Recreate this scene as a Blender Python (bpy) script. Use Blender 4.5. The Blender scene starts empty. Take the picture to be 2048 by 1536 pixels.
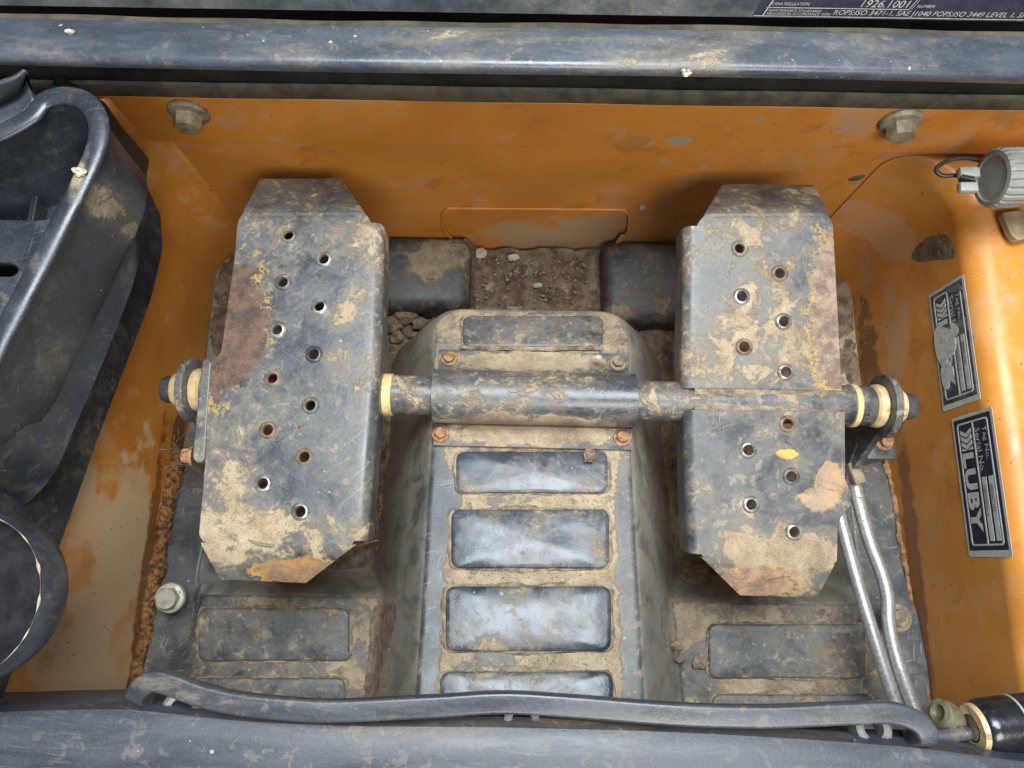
import bpy, bmesh, math, random
from mathutils import Vector, Matrix, noise as mnoise
from math import radians as R, sin, cos, pi, sqrt
random.seed(7)
sc = bpy.context.scene
COL = sc.collection

# ------------------------------------------------------------------ camera, light, exposure
CAM_H, PITCH, ROLL, F = 0.75, R(13.5), R(0.9), 1450.0
cd = bpy.data.cameras.new('camera'); cam = bpy.data.objects.new('camera', cd); COL.objects.link(cam)
cam.location = (0, 0, CAM_H)
CAMROT = Matrix.Rotation(PITCH, 3, 'X') @ Matrix.Rotation(ROLL, 3, 'Z')
cam.rotation_euler = CAMROT.to_euler()
cd.sensor_width = 36.0; cd.lens = F / 2048 * 36.0; cd.clip_start = 0.01; cd.clip_end = 100
sc.camera = cam
sc.cycles.max_bounces = 4; sc.cycles.diffuse_bounces = 2; sc.cycles.glossy_bounces = 2; sc.cycles.use_adaptive_sampling = True; sc.cycles.adaptive_threshold = 0.02

world = bpy.data.worlds.new('World'); sc.world = world; world.use_nodes = True
bg = world.node_tree.nodes['Background']
bg.inputs[0].default_value = (0.80, 0.90, 1.0, 1); bg.inputs[1].default_value = 0.15

def area(name, loc, target, sx, sy, energy, col):
    l = bpy.data.lights.new(name, 'AREA'); l.shape = 'RECTANGLE'; l.size = sx; l.size_y = sy
    l.energy = energy; l.color = col
    o = bpy.data.objects.new(name, l); COL.objects.link(o); o.location = loc
    o.rotation_euler = (Vector(target) - Vector(loc)).to_track_quat('-Z', 'Y').to_euler()
area('overhead_daylight', (0.10, 0.42, 1.75), (0.02, 0.08, 0), 1.0, 0.70, 58, (0.87, 0.95, 1.0))
area('rear_daylight', (0.35, -0.75, 1.45), (-0.1, 0.1, 0.0), 0.8, 0.5, 23, (1.0, 0.98, 0.94))

vs = sc.view_settings
vs.view_transform = 'Standard'; vs.look = 'None'; vs.exposure = 0.0; vs.gamma = 1.0; vs.use_curve_mapping = False

# ------------------------------------------------------------------ measuring helpers (survey points on real planes)
CAMP = Vector((0, 0, CAM_H))
def ray(px, py):
    return CAMROT @ Vector(((px - 1024) / F, -(py - 768) / F, -1))
def at(px, py, z):
    d = ray(px, py); return CAMP + d * ((z - CAM_H) / d.z)
def aty(px, py, y):
    d = ray(px, py); return CAMP + d * (y / d.y)
def atx(px, py, x):
    d = ray(px, py); return CAMP + d * (x / d.x)
def atp(px, py, p, n):
    d = ray(px, py); return CAMP + d * ((Vector(p) - CAMP).dot(n) / d.dot(n))

# ------------------------------------------------------------------ node builder
class NB:
    def __init__(s, name):
        s.m = bpy.data.materials.new(name); s.m.use_nodes = True
        s.t = s.m.node_tree; s.t.nodes.clear()
        s.out = s.t.nodes.new('ShaderNodeOutputMaterial'); s.b = s.t.nodes.new('ShaderNodeBsdfPrincipled')
        s.t.links.new(s.b.outputs[0], s.out.inputs[0])
        g = s.t.nodes.new('ShaderNodeNewGeometry'); s.p = g.outputs['Position']; s.nrm = g.outputs['Normal']
        s.nz = None; s.cache = {}
    def put(s, sock, v):
        if isinstance(v, bpy.types.NodeSocket): s.t.links.new(v, sock)
        elif isinstance(v, (tuple, list, Vector)) and sock.type == 'RGBA': sock.default_value = (*v[:3], 1)
        else: sock.default_value = v
    def math(s, op, a, b=None, clamp=False):
        n = s.t.nodes.new('ShaderNodeMath'); n.operation = op; n.use_clamp = clamp
        s.put(n.inputs[0], a)
        if b is not None: s.put(n.inputs[1], b)
        return n.outputs[0]
    def vmath(s, op, a, b=None):
        n = s.t.nodes.new('ShaderNodeVectorMath'); n.operation = op
        s.put(n.inputs[0], a)
        if b is not None: s.put(n.inputs[1], b)
        return n.outputs['Value'] if op == 'LENGTH' else n.outputs[0]
    def noise(s, scale, detail=6, rough=0.6, dist=0.0, vec=None):
        n = s.t.nodes.new('ShaderNodeTexNoise')
        s.put(n.inputs['Vector'], vec or s.p); n.inputs['Scale'].default_value = scale
        n.inputs['Detail'].default_value = detail; n.inputs['Roughness'].default_value = rough
        n.inputs['Distortion'].default_value = dist
        return n.outputs[0]
    def mr(s, v, a, b, c=0.0, d=1.0):
        n = s.t.nodes.new('ShaderNodeMapRange'); n.interpolation_type = 'SMOOTHSTEP'
        s.put(n.inputs[0], v); s.put(n.inputs[1], a); s.put(n.inputs[2], b)
        n.inputs[3].default_value = c; n.inputs[4].default_value = d
        return n.outputs[0]
    def mix(s, f, a, b):
        n = s.t.nodes.new('ShaderNodeMix'); n.data_type = 'RGBA'
        s.put(n.inputs[0], f); s.put(n.inputs[6], a); s.put(n.inputs[7], b)
        return n.outputs[2]
    def mixf(s, f, a, b):
        n = s.t.nodes.new('ShaderNodeMix'); n.data_type = 'FLOAT'
        s.put(n.inputs[0], f); s.put(n.inputs[2], a); s.put(n.inputs[3], b)
        return n.outputs[0]
    def mapping(s, loc=(0, 0, 0), rot=(0, 0, 0), scale=(1, 1, 1)):
        n = s.t.nodes.new('ShaderNodeMapping'); s.put(n.inputs[0], s.p)
        n.inputs[1].default_value = loc; n.inputs[2].default_value = rot; n.inputs[3].default_value = scale
        return n.outputs[0]
    def up(s):
        if s.nz is None:
            n = s.t.nodes.new('ShaderNodeSeparateXYZ'); s.put(n.inputs[0], s.nrm); s.nz = n.outputs[2]
        return s.nz
    def blob(s, c, r, amt=0.6, nscale=60):
        d = s.vmath('LENGTH', s.vmath('DIVIDE', s.vmath('SUBTRACT', s.p, tuple(c)), tuple(r)))
        f = s.math('SUBTRACT', 1.0, d)
        if nscale not in s.cache: s.cache[nscale] = s.math('SUBTRACT', s.noise(nscale, 4, 0.68), 0.5)
        nz = s.math('MULTIPLY', s.cache[nscale], amt * 2)
        return s.math('ADD', f, nz)
    def scratch(s, ang, length=14, dens=0.66, seed=0, th=330):
        n = s.t.nodes.new('ShaderNodeMapping'); n.vector_type = 'TEXTURE'; s.put(n.inputs[0], s.p)
        n.inputs[1].default_value = (seed, seed * .37, 0); n.inputs[2].default_value = (0.3, 0.2, ang); n.inputs[3].default_value = (1 / length, 1 / th, 1 / (length * 3))
        f = s.noise(1.0, 1, 0.5, 0.35, n.outputs[0])
        return s.mr(f, dens, dens + 0.05)
    def bump(s, h, strength=0.5, dist=0.002):
        n = s.t.nodes.new('ShaderNodeBump'); n.inputs['Strength'].default_value = strength
        n.inputs['Distance'].default_value = dist; s.put(n.inputs['Height'], h)
        s.t.links.new(n.outputs[0], s.b.inputs['Normal'])
    def done(s, col, rough, metal=0.0, spec=0.5):
        s.put(s.b.inputs['Base Color'], col); s.put(s.b.inputs['Roughness'], rough); s.put(s.b.inputs['Metallic'], metal)
        s.b.inputs['Specular IOR Level'].default_value = spec
        return s.m

MUD = (0.40, 0.31, 0.20); MUD2 = (0.27, 0.195, 0.115)
def worn(name, base=(0.035, 0.042, 0.055), rough=0.34, film=0.25, filmcol=(0.17, 0.17, 0.165), mud=0.4, mudscale=24,
         mudup=0.0, mudcol=MUD, mudcol2=MUD2, scratch=0.5, scratchcol=(0.30, 0.30, 0.30), specks=0.3, speckcol=(0.42, 0.37, 0.28),
         rust=0.0, mudblobs=(), rustblobs=(), dents=0.0, seed=0.0, spec=0.5, filmrough=0.45, sang=None, bumpk=0.65, side=0.0, flecks=0.5, stretch=(1, 1, 1), soft=0.072):
    """worn, dirty paint or plastic: base coat, dust film, dried mud, scratches, specks, rust with a chipped yellow primer border"""
    s = NB(name)
    P = s.mapping((seed, seed * 1.7, -seed), (0, 0, 0), stretch)
    lo = s.noise(7.0, 3, 0.5, 0.3, P); mid = s.noise(38, 5, 0.62, 0.4, P); fine = s.noise(240, 3, 0.65, 0)
    col = s.mix(s.mr(mid, 0.3, 0.7), tuple(c * 0.78 for c in base), tuple(c * 1.25 for c in base))
    ff = s.math('MULTIPLY', s.mr(s.math('ADD', s.math('MULTIPLY', lo, 0.6), s.math('MULTIPLY', mid, 0.4)), 0.34, 0.66), film * 2, True)
    ff = s.math('MULTIPLY', ff, s.mr(fine, 0.25, 0.75, 0.65, 1.2), True)
    col = s.mix(ff, col, filmcol)
    if side:  # scuffed steep faces, painted paler to make up for light missing there
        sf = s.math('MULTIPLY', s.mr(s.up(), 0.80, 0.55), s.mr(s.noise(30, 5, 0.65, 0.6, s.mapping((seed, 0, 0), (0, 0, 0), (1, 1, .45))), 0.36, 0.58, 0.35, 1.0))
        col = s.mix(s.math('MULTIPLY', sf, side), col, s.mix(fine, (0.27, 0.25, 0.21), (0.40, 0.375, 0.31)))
    # dried mud
    big = s.noise(mudscale * 1.35, 8, 0.66, 0.55, P)
    fld = s.math('ADD', s.math('MULTIPLY', big, 0.68), s.math('MULTIPLY', lo, 0.32))
    fld = s.math('ADD', fld, s.math('MULTIPLY', s.math('SUBTRACT', fine, 0.5), 0.13))
    for c, r, a in mudblobs:
        fld = s.math('ADD', fld, s.math('MULTIPLY', s.math('MAXIMUM', s.blob(c, r, 0.25, 45), -0.02), a))
    if mudup:
        fld = s.math('ADD', fld, s.math('MULTIPLY', s.mr(s.up(), 0.55, 0.97, -1, 0), mudup))
    th = 0.5 + (0.5 - mud) * 0.36
    mm = s.mr(fld, th, th + soft)
    halo = s.math('MULTIPLY', s.mr(fld, th - 0.11, th + 0.02), 0.32)
    mc = s.mix(s.mr(s.noise(60, 4, 0.65, 0.3, P), 0.32, 0.68), mudcol2, mudcol)
    mc = s.mix(s.math('MULTIPLY', s.mr(fine, 0.58, 0.72), 0.4), mc, tuple(min(1, c * 1.35) for c in mudcol))
    mc = s.mix(s.math('MULTIPLY', s.mr(s.noise(13, 4, 0.6, 0.4), 0.50, 0.66), 0.7), mc, (0.17, 0.115, 0.07))
    col = s.mix(halo, col, tuple(c * 0.62 for c in mudcol))
    col = s.mix(s.math('MULTIPLY', mm, 0.93), col, mc)
    rgh = s.mixf(s.math('MAXIMUM', s.math('MAXIMUM', mm, s.math('MULTIPLY', halo, .8)), s.math('MULTIPLY', ff, filmrough)), s.mr(mid, 0.3, 0.7, rough * 0.82, rough * 1.2), 0.85)
    if flecks:
        fk = s.math('MULTIPLY', s.mr(s.noise(105, 4, 0.62, 0.5), 0.575, 0.625), s.mr(s.math('ADD', lo, s.math('MULTIPLY', mid, .5)), 0.62, 0.86, 0.15, 1.0))
        col = s.mix(s.math('MULTIPLY', fk, flecks), col, s.mix(fine, tuple(c * .75 for c in mudcol), tuple(min(1, c * 1.12) for c in mudcol)))
        rgh = s.mixf(s.math('MULTIPLY', fk, flecks), rgh, 0.85)
    if scratch:
        a1, a2 = sang or (0.5 + seed, -0.7 + seed); sm = s.scratch(a1, 26, 0.66, seed, 620); sm = s.math('MAXIMUM', sm, s.scratch(a2, 38, 0.66, seed + 3, 760))
        sm = s.math('MULTIPLY', sm, s.mr(s.noise(15, 3, 0.5, 0, P), 0.48, 0.66), True)
        sm = s.math('MULTIPLY', sm, scratch)
        col = s.mix(sm, col, scratchcol)
    if specks:
        v = s.t.nodes.new('ShaderNodeTexVoronoi'); v.inputs['Scale'].default_value = 170; s.put(v.inputs['Vector'], s.vmath('ADD', s.p, s.vmath('SCALE', s.p, None)) if False else s.mapping((seed, 1, 2)))
        v.inputs['Randomness'].default_value = 1.0
        sel = s.t.nodes.new('ShaderNodeSeparateColor'); s.t.links.new(v.outputs['Color'], sel.inputs[0])
        rad = s.math('MULTIPLY', s.math('MULTIPLY', sel.outputs[0], sel.outputs[2]), s.mr(fine, .3, .7, .08, .42))
        sp = s.math('MULTIPLY', s.math('LESS_THAN', v.outputs['Distance'], rad), s.math('GREATER_THAN', sel.outputs[1], 1 - specks * 0.5))
        col = s.mix(s.math('MULTIPLY', sp, 0.65), col, speckcol)
    else: sp = 0.0
    if rust:
        rf = s.noise(52, 7, 0.66, 0.6, s.mapping((seed + 9, 2, 1)))
        rm = s.mr(rf, 0.70 - rust * 0.2, 0.76 - rust * 0.2)
        col = s.mix(s.math('MULTIPLY', rm, 0.85), col, s.mix(fine, (0.10, 0.04, 0.018), (0.42, 0.17, 0.05)))
        rgh = s.mixf(rm, rgh, 0.8)
    hgt = s.math('ADD', s.math('MULTIPLY', s.mr(fld, th, th + soft), 0.6), s.math('ADD', s.math('MULTIPLY', mid, 0.16), s.math('MULTIPLY', fine, 0.13)))
    for c, r, c1, c2, edge in rustblobs:
        f = s.math('ADD', s.blob(c, r, 0.62, 62), s.math('MULTIPLY', s.math('SUBTRACT', fine, 0.5), 0.34))
        ins = s.math('MULTIPLY', s.mr(f, -0.02, 0.12), s.mr(s.math('ADD', mid, s.math('MULTIPLY', f, .35)), 0.36, 0.56, 0.45, 0.95))
        rc = s.mix(s.mr(s.noise(85, 4, 0.7), 0.35, 0.65), c1, c2)
        rc = s.mix(s.math('MULTIPLY', s.mr(fine, 0.58, 0.72), 0.16), rc, (0.40, 0.34, 0.26))
        bw = s.mr(s.noise(30, 3, 0.5), 0.35, 0.65, 0.03, 0.12)
        ring = s.math('MULTIPLY', s.mr(s.math('ADD', f, s.math('MULTIPLY', s.math('SUBTRACT', fine, 0.5), 0.5)), -0.10, -0.03),
                      s.math('SUBTRACT', 1.0, s.mr(f, s.math('MULTIPLY', bw, 0.7), bw)))
        col = s.mix(ins, col, rc)
        ring = s.math('MULTIPLY', ring, s.mr(s.noise(24, 2, 0.5), 0.42, 0.56))
        col = s.mix(s.math('MULTIPLY', ring, 0.65), col, s.mix(s.mr(fine, 0.35, 0.65), edge, tuple(c * 0.55 for c in edge)))
        rgh = s.mixf(ins, rgh, 0.72)
    if dents: hgt = s.math('ADD', hgt, s.math('MULTIPLY', s.noise(25, 2, 0.45), dents))
    gr = s.noise(800, 2, 0.6)
    col = s.mix(s.math('MULTIPLY', s.mr(gr, 0.50, 0.72), s.mixf(mm, 0.05, 0.26)), col, (0.40, 0.36, 0.30))
    col = s.mix(s.math('MULTIPLY', s.mr(gr, 0.48, 0.30), s.mixf(mm, 0.15, 0.42)), col, (0.02, 0.018, 0.015))
    s.bump(s.math('ADD', hgt, s.math('MULTIPLY', gr, 0.05)), bumpk, 0.0016)
    return s.done(col, rgh, 0.0, spec)

def plain(name, c1, c2, rough=0.5, scale=60, metal=0.0, bump=0.2, dist=0.001, spec=0.5, detail=6, grime=0.0, grimecol=(0.2, 0.16, 0.1)):
    s = NB(name); f = s.noise(scale, detail, 0.62, 0.3)
    col = s.mix(s.mr(f, 0.33, 0.67), c1, c2)
    rg = s.mr(s.noise(scale * 2.1, 4), 0.3, 0.7, rough * 0.8, min(1, rough * 1.25))
    if grime:
        g = s.math('MULTIPLY', s.mr(s.noise(scale * 0.6, 8, 0.65, 0.7), 0.5 + (0.5 - grime) * .36, 0.62 + (0.5 - grime) * .36), 0.85)
        col = s.mix(g, col, grimecol); rg = s.mixf(g, rg, 0.85)
    s.bump(s.noise(scale * 3, 5, 0.65), bump, dist)
    return s.done(col, rg, metal, spec)

def orange(name, film=0.2, blobs=(), mudcol=(0.50, 0.36, 0.22), smudge=0.35, darkblobs=(), seed=0.0, base=(0.60, 0.23, 0.03)):
    s = NB(name)
    P = s.mapping((seed, -seed, seed * 2))
    lo = s.noise(6, 4, 0.55, 0.6, P); mid = s.noise(28, 5, 0.62, 0.5, P); fine = s.noise(260, 3, 0.65, 0, P)
    col = s.mix(s.mr(lo, 0.3, 0.7), tuple(c * .82 for c in base), (base[0] * 1.08, base[1] * 1.12, base[2] * 1.2))
    sm = s.math('MULTIPLY', s.mr(s.math('ADD', s.math('MULTIPLY', mid, .55), s.math('MULTIPLY', lo, .45)), 0.50, 0.63), film * 1.6, True)
    col = s.mix(sm, col, mudcol)
    g = s.math('MULTIPLY', s.mr(s.noise(21, 5, 0.55, 0.8, s.mapping((3 + seed, 1, 5), (0, 0, 0), (0.7, 1, 1.6))), 0.64, 0.70), smudge, True)
    col = s.mix(g, col, (0.30, 0.29, 0.27))
    st = s.math('MULTIPLY', s.mr(s.noise(19, 6, 0.6, 0.3, s.mapping((7 + seed, 4, 2))), 0.58, 0.68), 0.35)
    col = s.mix(st, col, (0.27, 0.095, 0.02))
    fm = 0.0
    for c, r, a in blobs:
        f = s.mr(s.blob(c, r, 0.85, 24), -0.05, 0.22)
        f = s.math('MULTIPLY', f, a)
        f = s.math('MULTIPLY', f, s.mr(s.noise(11, 4, 0.55, 0.5), 0.36, 0.46, 0.25, 1.0))
        col = s.mix(f, col, s.mix(mid, mudcol, tuple(c * .85 for c in mudcol)))
        fm = s.math('MAXIMUM', f, fm)
    for c, r, cc in darkblobs:
        f = s.mr(s.blob(c, r, 0.9, 50), -0.05, 0.35); col = s.mix(s.math('MULTIPLY', f, 0.9), col, s.mix(fine, tuple(x * .5 for x in cc), cc))
    scm = s.math('MULTIPLY', s.math('MULTIPLY', s.scratch(0.6, 22, 0.68, seed, 620), s.mr(lo, .42, .55)), 0.5)
    col = s.mix(scm, col, (0.45, 0.33, 0.22))
    spk = s.math('MULTIPLY', s.mr(s.noise(170, 3, 0.5, 0, P), 0.70, 0.73), 0.75)
    col = s.mix(spk, col, (0.10, 0.05, 0.02))
    rg = s.mixf(s.math('MAXIMUM', sm, fm), s.mr(mid, .3, .7, 0.34, 0.50), 0.75)
    s.bump(s.math('ADD', s.math('MULTIPLY', mid, .6), s.math('MULTIPLY', fine, .3)), 0.22, 0.0012)
    return s.done(col, rg)

# ------------------------------------------------------------------ mesh helpers
def wloc(o):
    v = Vector((0, 0, 0))
    while o is not None: v = v + o.location; o = o.parent
    return v
def smooth(me, ang=35):
    for p in me.polygons: p.use_smooth = True
    me.set_sharp_from_angle(angle=R(ang))
def mk(name, data, mat, parent=None, ang=35, origin=None):
    """links one mesh object; data = (verts, faces) in world metres or a Mesh"""
    if isinstance(data, tuple):
        me = bpy.data.meshes.new(name); me.from_pydata([tuple(v) for v in data[0]], [], data[1]); me.update()
        bm = bmesh.new(); bm.from_mesh(me); bmesh.ops.recalc_face_normals(bm, faces=bm.faces); bm.to_mesh(me); bm.free()
    else: me = data; me.name = name
    smooth(me, 12 if me.get('flat') else ang)
    if parent is not None: base = wloc(parent)
    else:
        lo = Vector((min(v.co.x for v in me.vertices), min(v.co.y for v in me.vertices), min(v.co.z for v in me.vertices)))
        hi = Vector((max(v.co.x for v in me.vertices), max(v.co.y for v in me.vertices), max(v.co.z for v in me.vertices)))
        base = Vector(((lo.x + hi.x) / 2, (lo.y + hi.y) / 2, lo.z))
    me.transform(Matrix.Translation(-base))
    o = bpy.data.objects.new(name, me); COL.objects.link(o)
    if parent is not None: o.parent = parent
    else: o.location = base
    if mat: me.materials.append(mat)
    return o
def thing(name, loc, label, cat, group=None):
    o = bpy.data.objects.new(name, None); COL.objects.link(o); o.location = loc; o.empty_display_size = 0.02
    return tag(o, label, cat, group)
def tag(o, label, cat=None, group=None, kind=None):
    o['label'] = label
    if cat: o['category'] = cat
    if group: o['group'] = group
    if kind: o['kind'] = kind
    return o
def copy_part(src, parent, wpos):
    c = src.copy(); COL.objects.link(c); c.parent = parent; c.location = Vector(wpos) - wloc(parent); return c

def rounded(pts, r, n=6):
    out = []; k = len(pts); rr = r if isinstance(r, (list, tuple)) else [r] * k
    for i in range(k):
        p = Vector(pts[i]); a = Vector(pts[i - 1]) - p; b = Vector(pts[(i + 1) % k]) - p
        la, lb = a.length, b.length
        if rr[i] <= 0 or la < 1e-9 or lb < 1e-9: out.append(p); continue
        a.normalize(); b.normalize()
        t = min(rr[i], la * .48, lb * .48)
        for j in range(n + 1):
            u = j / n; out.append((p + a * t) * (1 - u) ** 2 + p * 2 * u * (1 - u) + (p + b * t) * u * u)
    return out
def plate2d(outline, holes, t, bevel, M4):
    """flat plate with real holes and bevelled edges; outline in the local xy of M4, top face at local z=0"""
    cu = bpy.data.curves.new('c', 'CURVE'); cu.dimensions = '2D'; cu.fill_mode = 'BOTH'
    cu.extrude = max(1e-5, t / 2 - bevel); cu.bevel_depth = bevel; cu.bevel_resolution = 2; cu.offset = -bevel if bevel else 0
    for lp in [outline] + list(holes):
        sp = cu.splines.new('POLY'); sp.points.add(len(lp) - 1); sp.use_cyclic_u = True
        for q, v in zip(sp.points, lp): q.co = (v[0], v[1], 0, 1)
    o = bpy.data.objects.new('c', cu); me = bpy.data.meshes.new_from_object(o)
    bpy.data.objects.remove(o); bpy.data.curves.remove(cu)
    me.transform(M4 @ Matrix.Translation((0, 0, -t / 2)))
    bm = bmesh.new(); bm.from_mesh(me); bmesh.ops.remove_doubles(bm, verts=bm.verts, dist=1e-6); bm.to_mesh(me); bm.free()
    me['flat'] = 1
    return me
def frame(o, ux, uy):
    ux = Vector(ux).normalized(); uz = ux.cross(Vector(uy)).normalized(); uy = uz.cross(ux)
    m = Matrix((ux, uy, uz)).transposed().to_4x4(); m.translation = Vector(o); return m
def to2d(m, pts):
    mi = m.inverted(); return [((mi @ Vector(p)).x, (mi @ Vector(p)).y) for p in pts]
def circle2(c, r, n=20, wob=0.0):
    ph = random.random() * 6
    return [(c[0] + r * (1 + wob * sin(3 * a + ph)) * cos(a), c[1] + r * (1 + wob * sin(2 * a + ph)) * sin(a)) for a in [2 * pi * i / n for i in range(n)]]
def lathe(prof, o, axis, seg=28, rib=None):
    """prof: (radius, height along axis) pairs"""
    ax = Vector(axis).normalized(); u = ax.orthogonal().normalized(); v = ax.cross(u); o = Vector(o)
    V = []; Fc = []
    for (r, h) in prof:
        for i in range(seg):
            a = 2 * pi * i / seg; V.append(o + ax * h + (u * cos(a) + v * sin(a)) * r)
    for k in range(len(prof) - 1):
        for i in range(seg):
            j = (i + 1) % seg; Fc.append((k * seg + i, k * seg + j, (k + 1) * seg + j, (k + 1) * seg + i))
    if prof[0][0] > 1e-6: Fc.append(tuple(range(seg))[::-1])
    if prof[-1][0] > 1e-6: b = (len(prof) - 1) * seg; Fc.append(tuple(b + i for i in range(seg)))
    return V, Fc
def hexhead(o, axis, rf, hf, rh, hh, rot=0.2):
    """flanged hexagon bolt head as one body"""
    ax = Vector(axis).normalized(); u = ax.orthogonal().normalized(); v = ax.cross(u); o = Vector(o)
    V = []; Fc = []; seg = 24
    def rad(k, a, r, hexa):
        if not hexa: return r
        b = (a - rot) % (pi / 3) - pi / 6; return r * cos(pi / 6) / cos(b)
    rings = [(rf, 0, 0), (rf, hf * .55, 0), (rf * .93, hf, 0), (rh * 1.02, hf * 1.25, 1), (rh, hf + hh * .8, 1), (rh * .86, hf + hh, 0), (rh * .5, hf + hh * 1.02, 0)]
    for k, (r, h, hx) in enumerate(rings):
        for i in range(seg):
            a = 2 * pi * i / seg + rot; q = rad(k, a, r, hx); V.append(o + ax * h + (u * cos(a) + v * sin(a)) * q)
    for k in range(len(rings) - 1):
        for i in range(seg):
            j = (i + 1) % seg; Fc.append((k * seg + i, k * seg + j, (k + 1) * seg + j, (k + 1) * seg + i))
    b = (len(rings) - 1) * seg; Fc.append(tuple(b + i for i in range(seg))); Fc.append(tuple(range(seg))[::-1])
    return V, Fc
def catmull(pts, n=8, closed=False):
    P = [Vector(p) for p in pts]; out = []; k = len(P)
    rng = range(k if closed else k - 1)
    for i in rng:
        p0 = P[(i - 1) % k] if closed or i > 0 else P[0] * 2 - P[1]
        p1 = P[i]; p2 = P[(i + 1) % k]
        p3 = P[(i + 2) % k] if closed or i < k - 2 else P[-1] * 2 - P[-2]
        for j in range(n):
            t = j / n
            out.append(0.5 * ((2 * p1) + (p2 - p0) * t + (2 * p0 - 5 * p1 + 4 * p2 - p3) * t * t + (3 * p1 - p0 - 3 * p2 + p3) * t ** 3))
    if not closed: out.append(P[-1])
    return out
def sweep(path, prof, up=(0, 0, 1), closed=False, caps=True, twist=None, scale=None):
    """prof: closed list of (side, up) offsets carried along path"""
    V = []; Fc = []; n = len(prof); m = len(path); up = Vector(up)
    for i, p in enumerate(path):
        a = path[(i - 1) % m] if closed or i > 0 else path[i]; b = path[(i + 1) % m] if closed or i < m - 1 else path[i]
        t = (Vector(b) - Vector(a)).normalized(); s = t.cross(up).normalized(); w = s.cross(t)
        k = scale(i / (m - 1)) if scale else 1.0
        for (q, h) in prof: V.append(Vector(p) + s * q * k + w * h * k)
    for i in range(m if closed else m - 1):
        j = (i + 1) % m
        for q in range(n):
            r = (q + 1) % n; Fc.append((i * n + q, i * n + r, j * n + r, j * n + q))
    if caps and not closed: Fc.append(tuple(range(n))[::-1]); Fc.append(tuple((m - 1) * n + q for q in range(n)))
    return V, Fc
def circ(r, n=16): return [(r * cos(2 * pi * i / n), r * sin(2 * pi * i / n)) for i in range(n)]
def rrect(w, h, r, n=4):
    return [(v.x, v.y) for v in rounded([Vector((-w / 2, -h / 2)), Vector((w / 2, -h / 2)), Vector((w / 2, h / 2)), Vector((-w / 2, h / 2))], r, n)]
def profx(prof, x0, x1, nx=2, fy=None):
    """profile of (y, z) points drawn out along x; closed section"""
    V = []; Fc = []; n = len(prof)
    for i in range(nx):
        x = x0 + (x1 - x0) * i / (nx - 1)
        for (y, z) in prof:
            dy, dz = fy(x) if fy else (0, 0); V.append((x, y + dy, z + dz))
    for i in range(nx - 1):
        for q in range(n):
            r = (q + 1) % n; Fc.append((i * n + q, i * n + r, (i + 1) * n + r, (i + 1) * n + q))
    Fc.append(tuple(range(n))[::-1]); Fc.append(tuple((nx - 1) * n + q for q in range(n)))
    return V, Fc
def box(lo, hi, bev=0.002, seg=2):
    bm = bmesh.new(); bmesh.ops.create_cube(bm, size=1)
    for v in bm.verts: v.co = Vector([lo[k] + (v.co[k] + .5) * (hi[k] - lo[k]) for k in range(3)])
    if bev: bmesh.ops.bevel(bm, geom=bm.edges[:], offset=bev, segments=seg, affect='EDGES', profile=.5)
    me = bpy.data.meshes.new('b'); bm.to_mesh(me); bm.free(); return me
def rock(c, r, sub=2, rough=0.35, squash=0.7, seed=0):
    bm = bmesh.new(); bmesh.ops.create_icosphere(bm, subdivisions=sub, radius=1)
    o = Vector((seed * 3.1, seed * 1.7, seed))
    for v in bm.verts:
        d = v.co.normalized(); k = 1 + rough * mnoise.noise(d * 1.4 + o) + rough * .6 * mnoise.noise(d * 3.7 + o)
        v.co = Vector((d.x * k * r, d.y * k * r * (0.75 + .25 * sin(seed)), d.z * k * r * squash)) + Vector(c)
    me = bpy.data.meshes.new('r'); bm.to_mesh(me); bm.free(); return me
def sstep(a, b, x):
    t = max(0, min(1, (x - a) / (b - a))); return t * t * (3 - 2 * t)
_font = None
def text_mesh(body, rect, M4, shear=0.0, ext=0.00012, spacing=1.0, off=0.0):
    """flat printed lettering fitted into rect (x0, x1, y0, y1) of the local plane M4"""
    cu = bpy.data.curves.new('t', 'FONT'); cu.body = body; cu.size = 1; cu.shear = shear; cu.extrude = 0.0; cu.space_character = spacing
    cu.offset = off; cu.resolution_u = 3
    o = bpy.data.objects.new('t', cu); COL.objects.link(o); bpy.context.view_layer.update()
    me = bpy.data.meshes.new_from_object(o.evaluated_get(bpy.context.evaluated_depsgraph_get()))
    bpy.data.objects.remove(o); bpy.data.curves.remove(cu)
    xs = [v.co.x for v in me.vertices]; ys = [v.co.y for v in me.vertices]
    x0, x1, y0, y1 = rect; ax, bx, ay, by = min(xs), max(xs), min(ys), max(ys)
    for v in me.vertices:
        v.co = Vector((x0 + (v.co.x - ax) / (bx - ax) * (x1 - x0), y0 + (v.co.y - ay) / (by - ay) * (y1 - y0), ext))
    me.transform(M4)
    return me

XL, XR, YF = -0.3925, 0.445, 0.40
CX = 0.019
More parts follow.
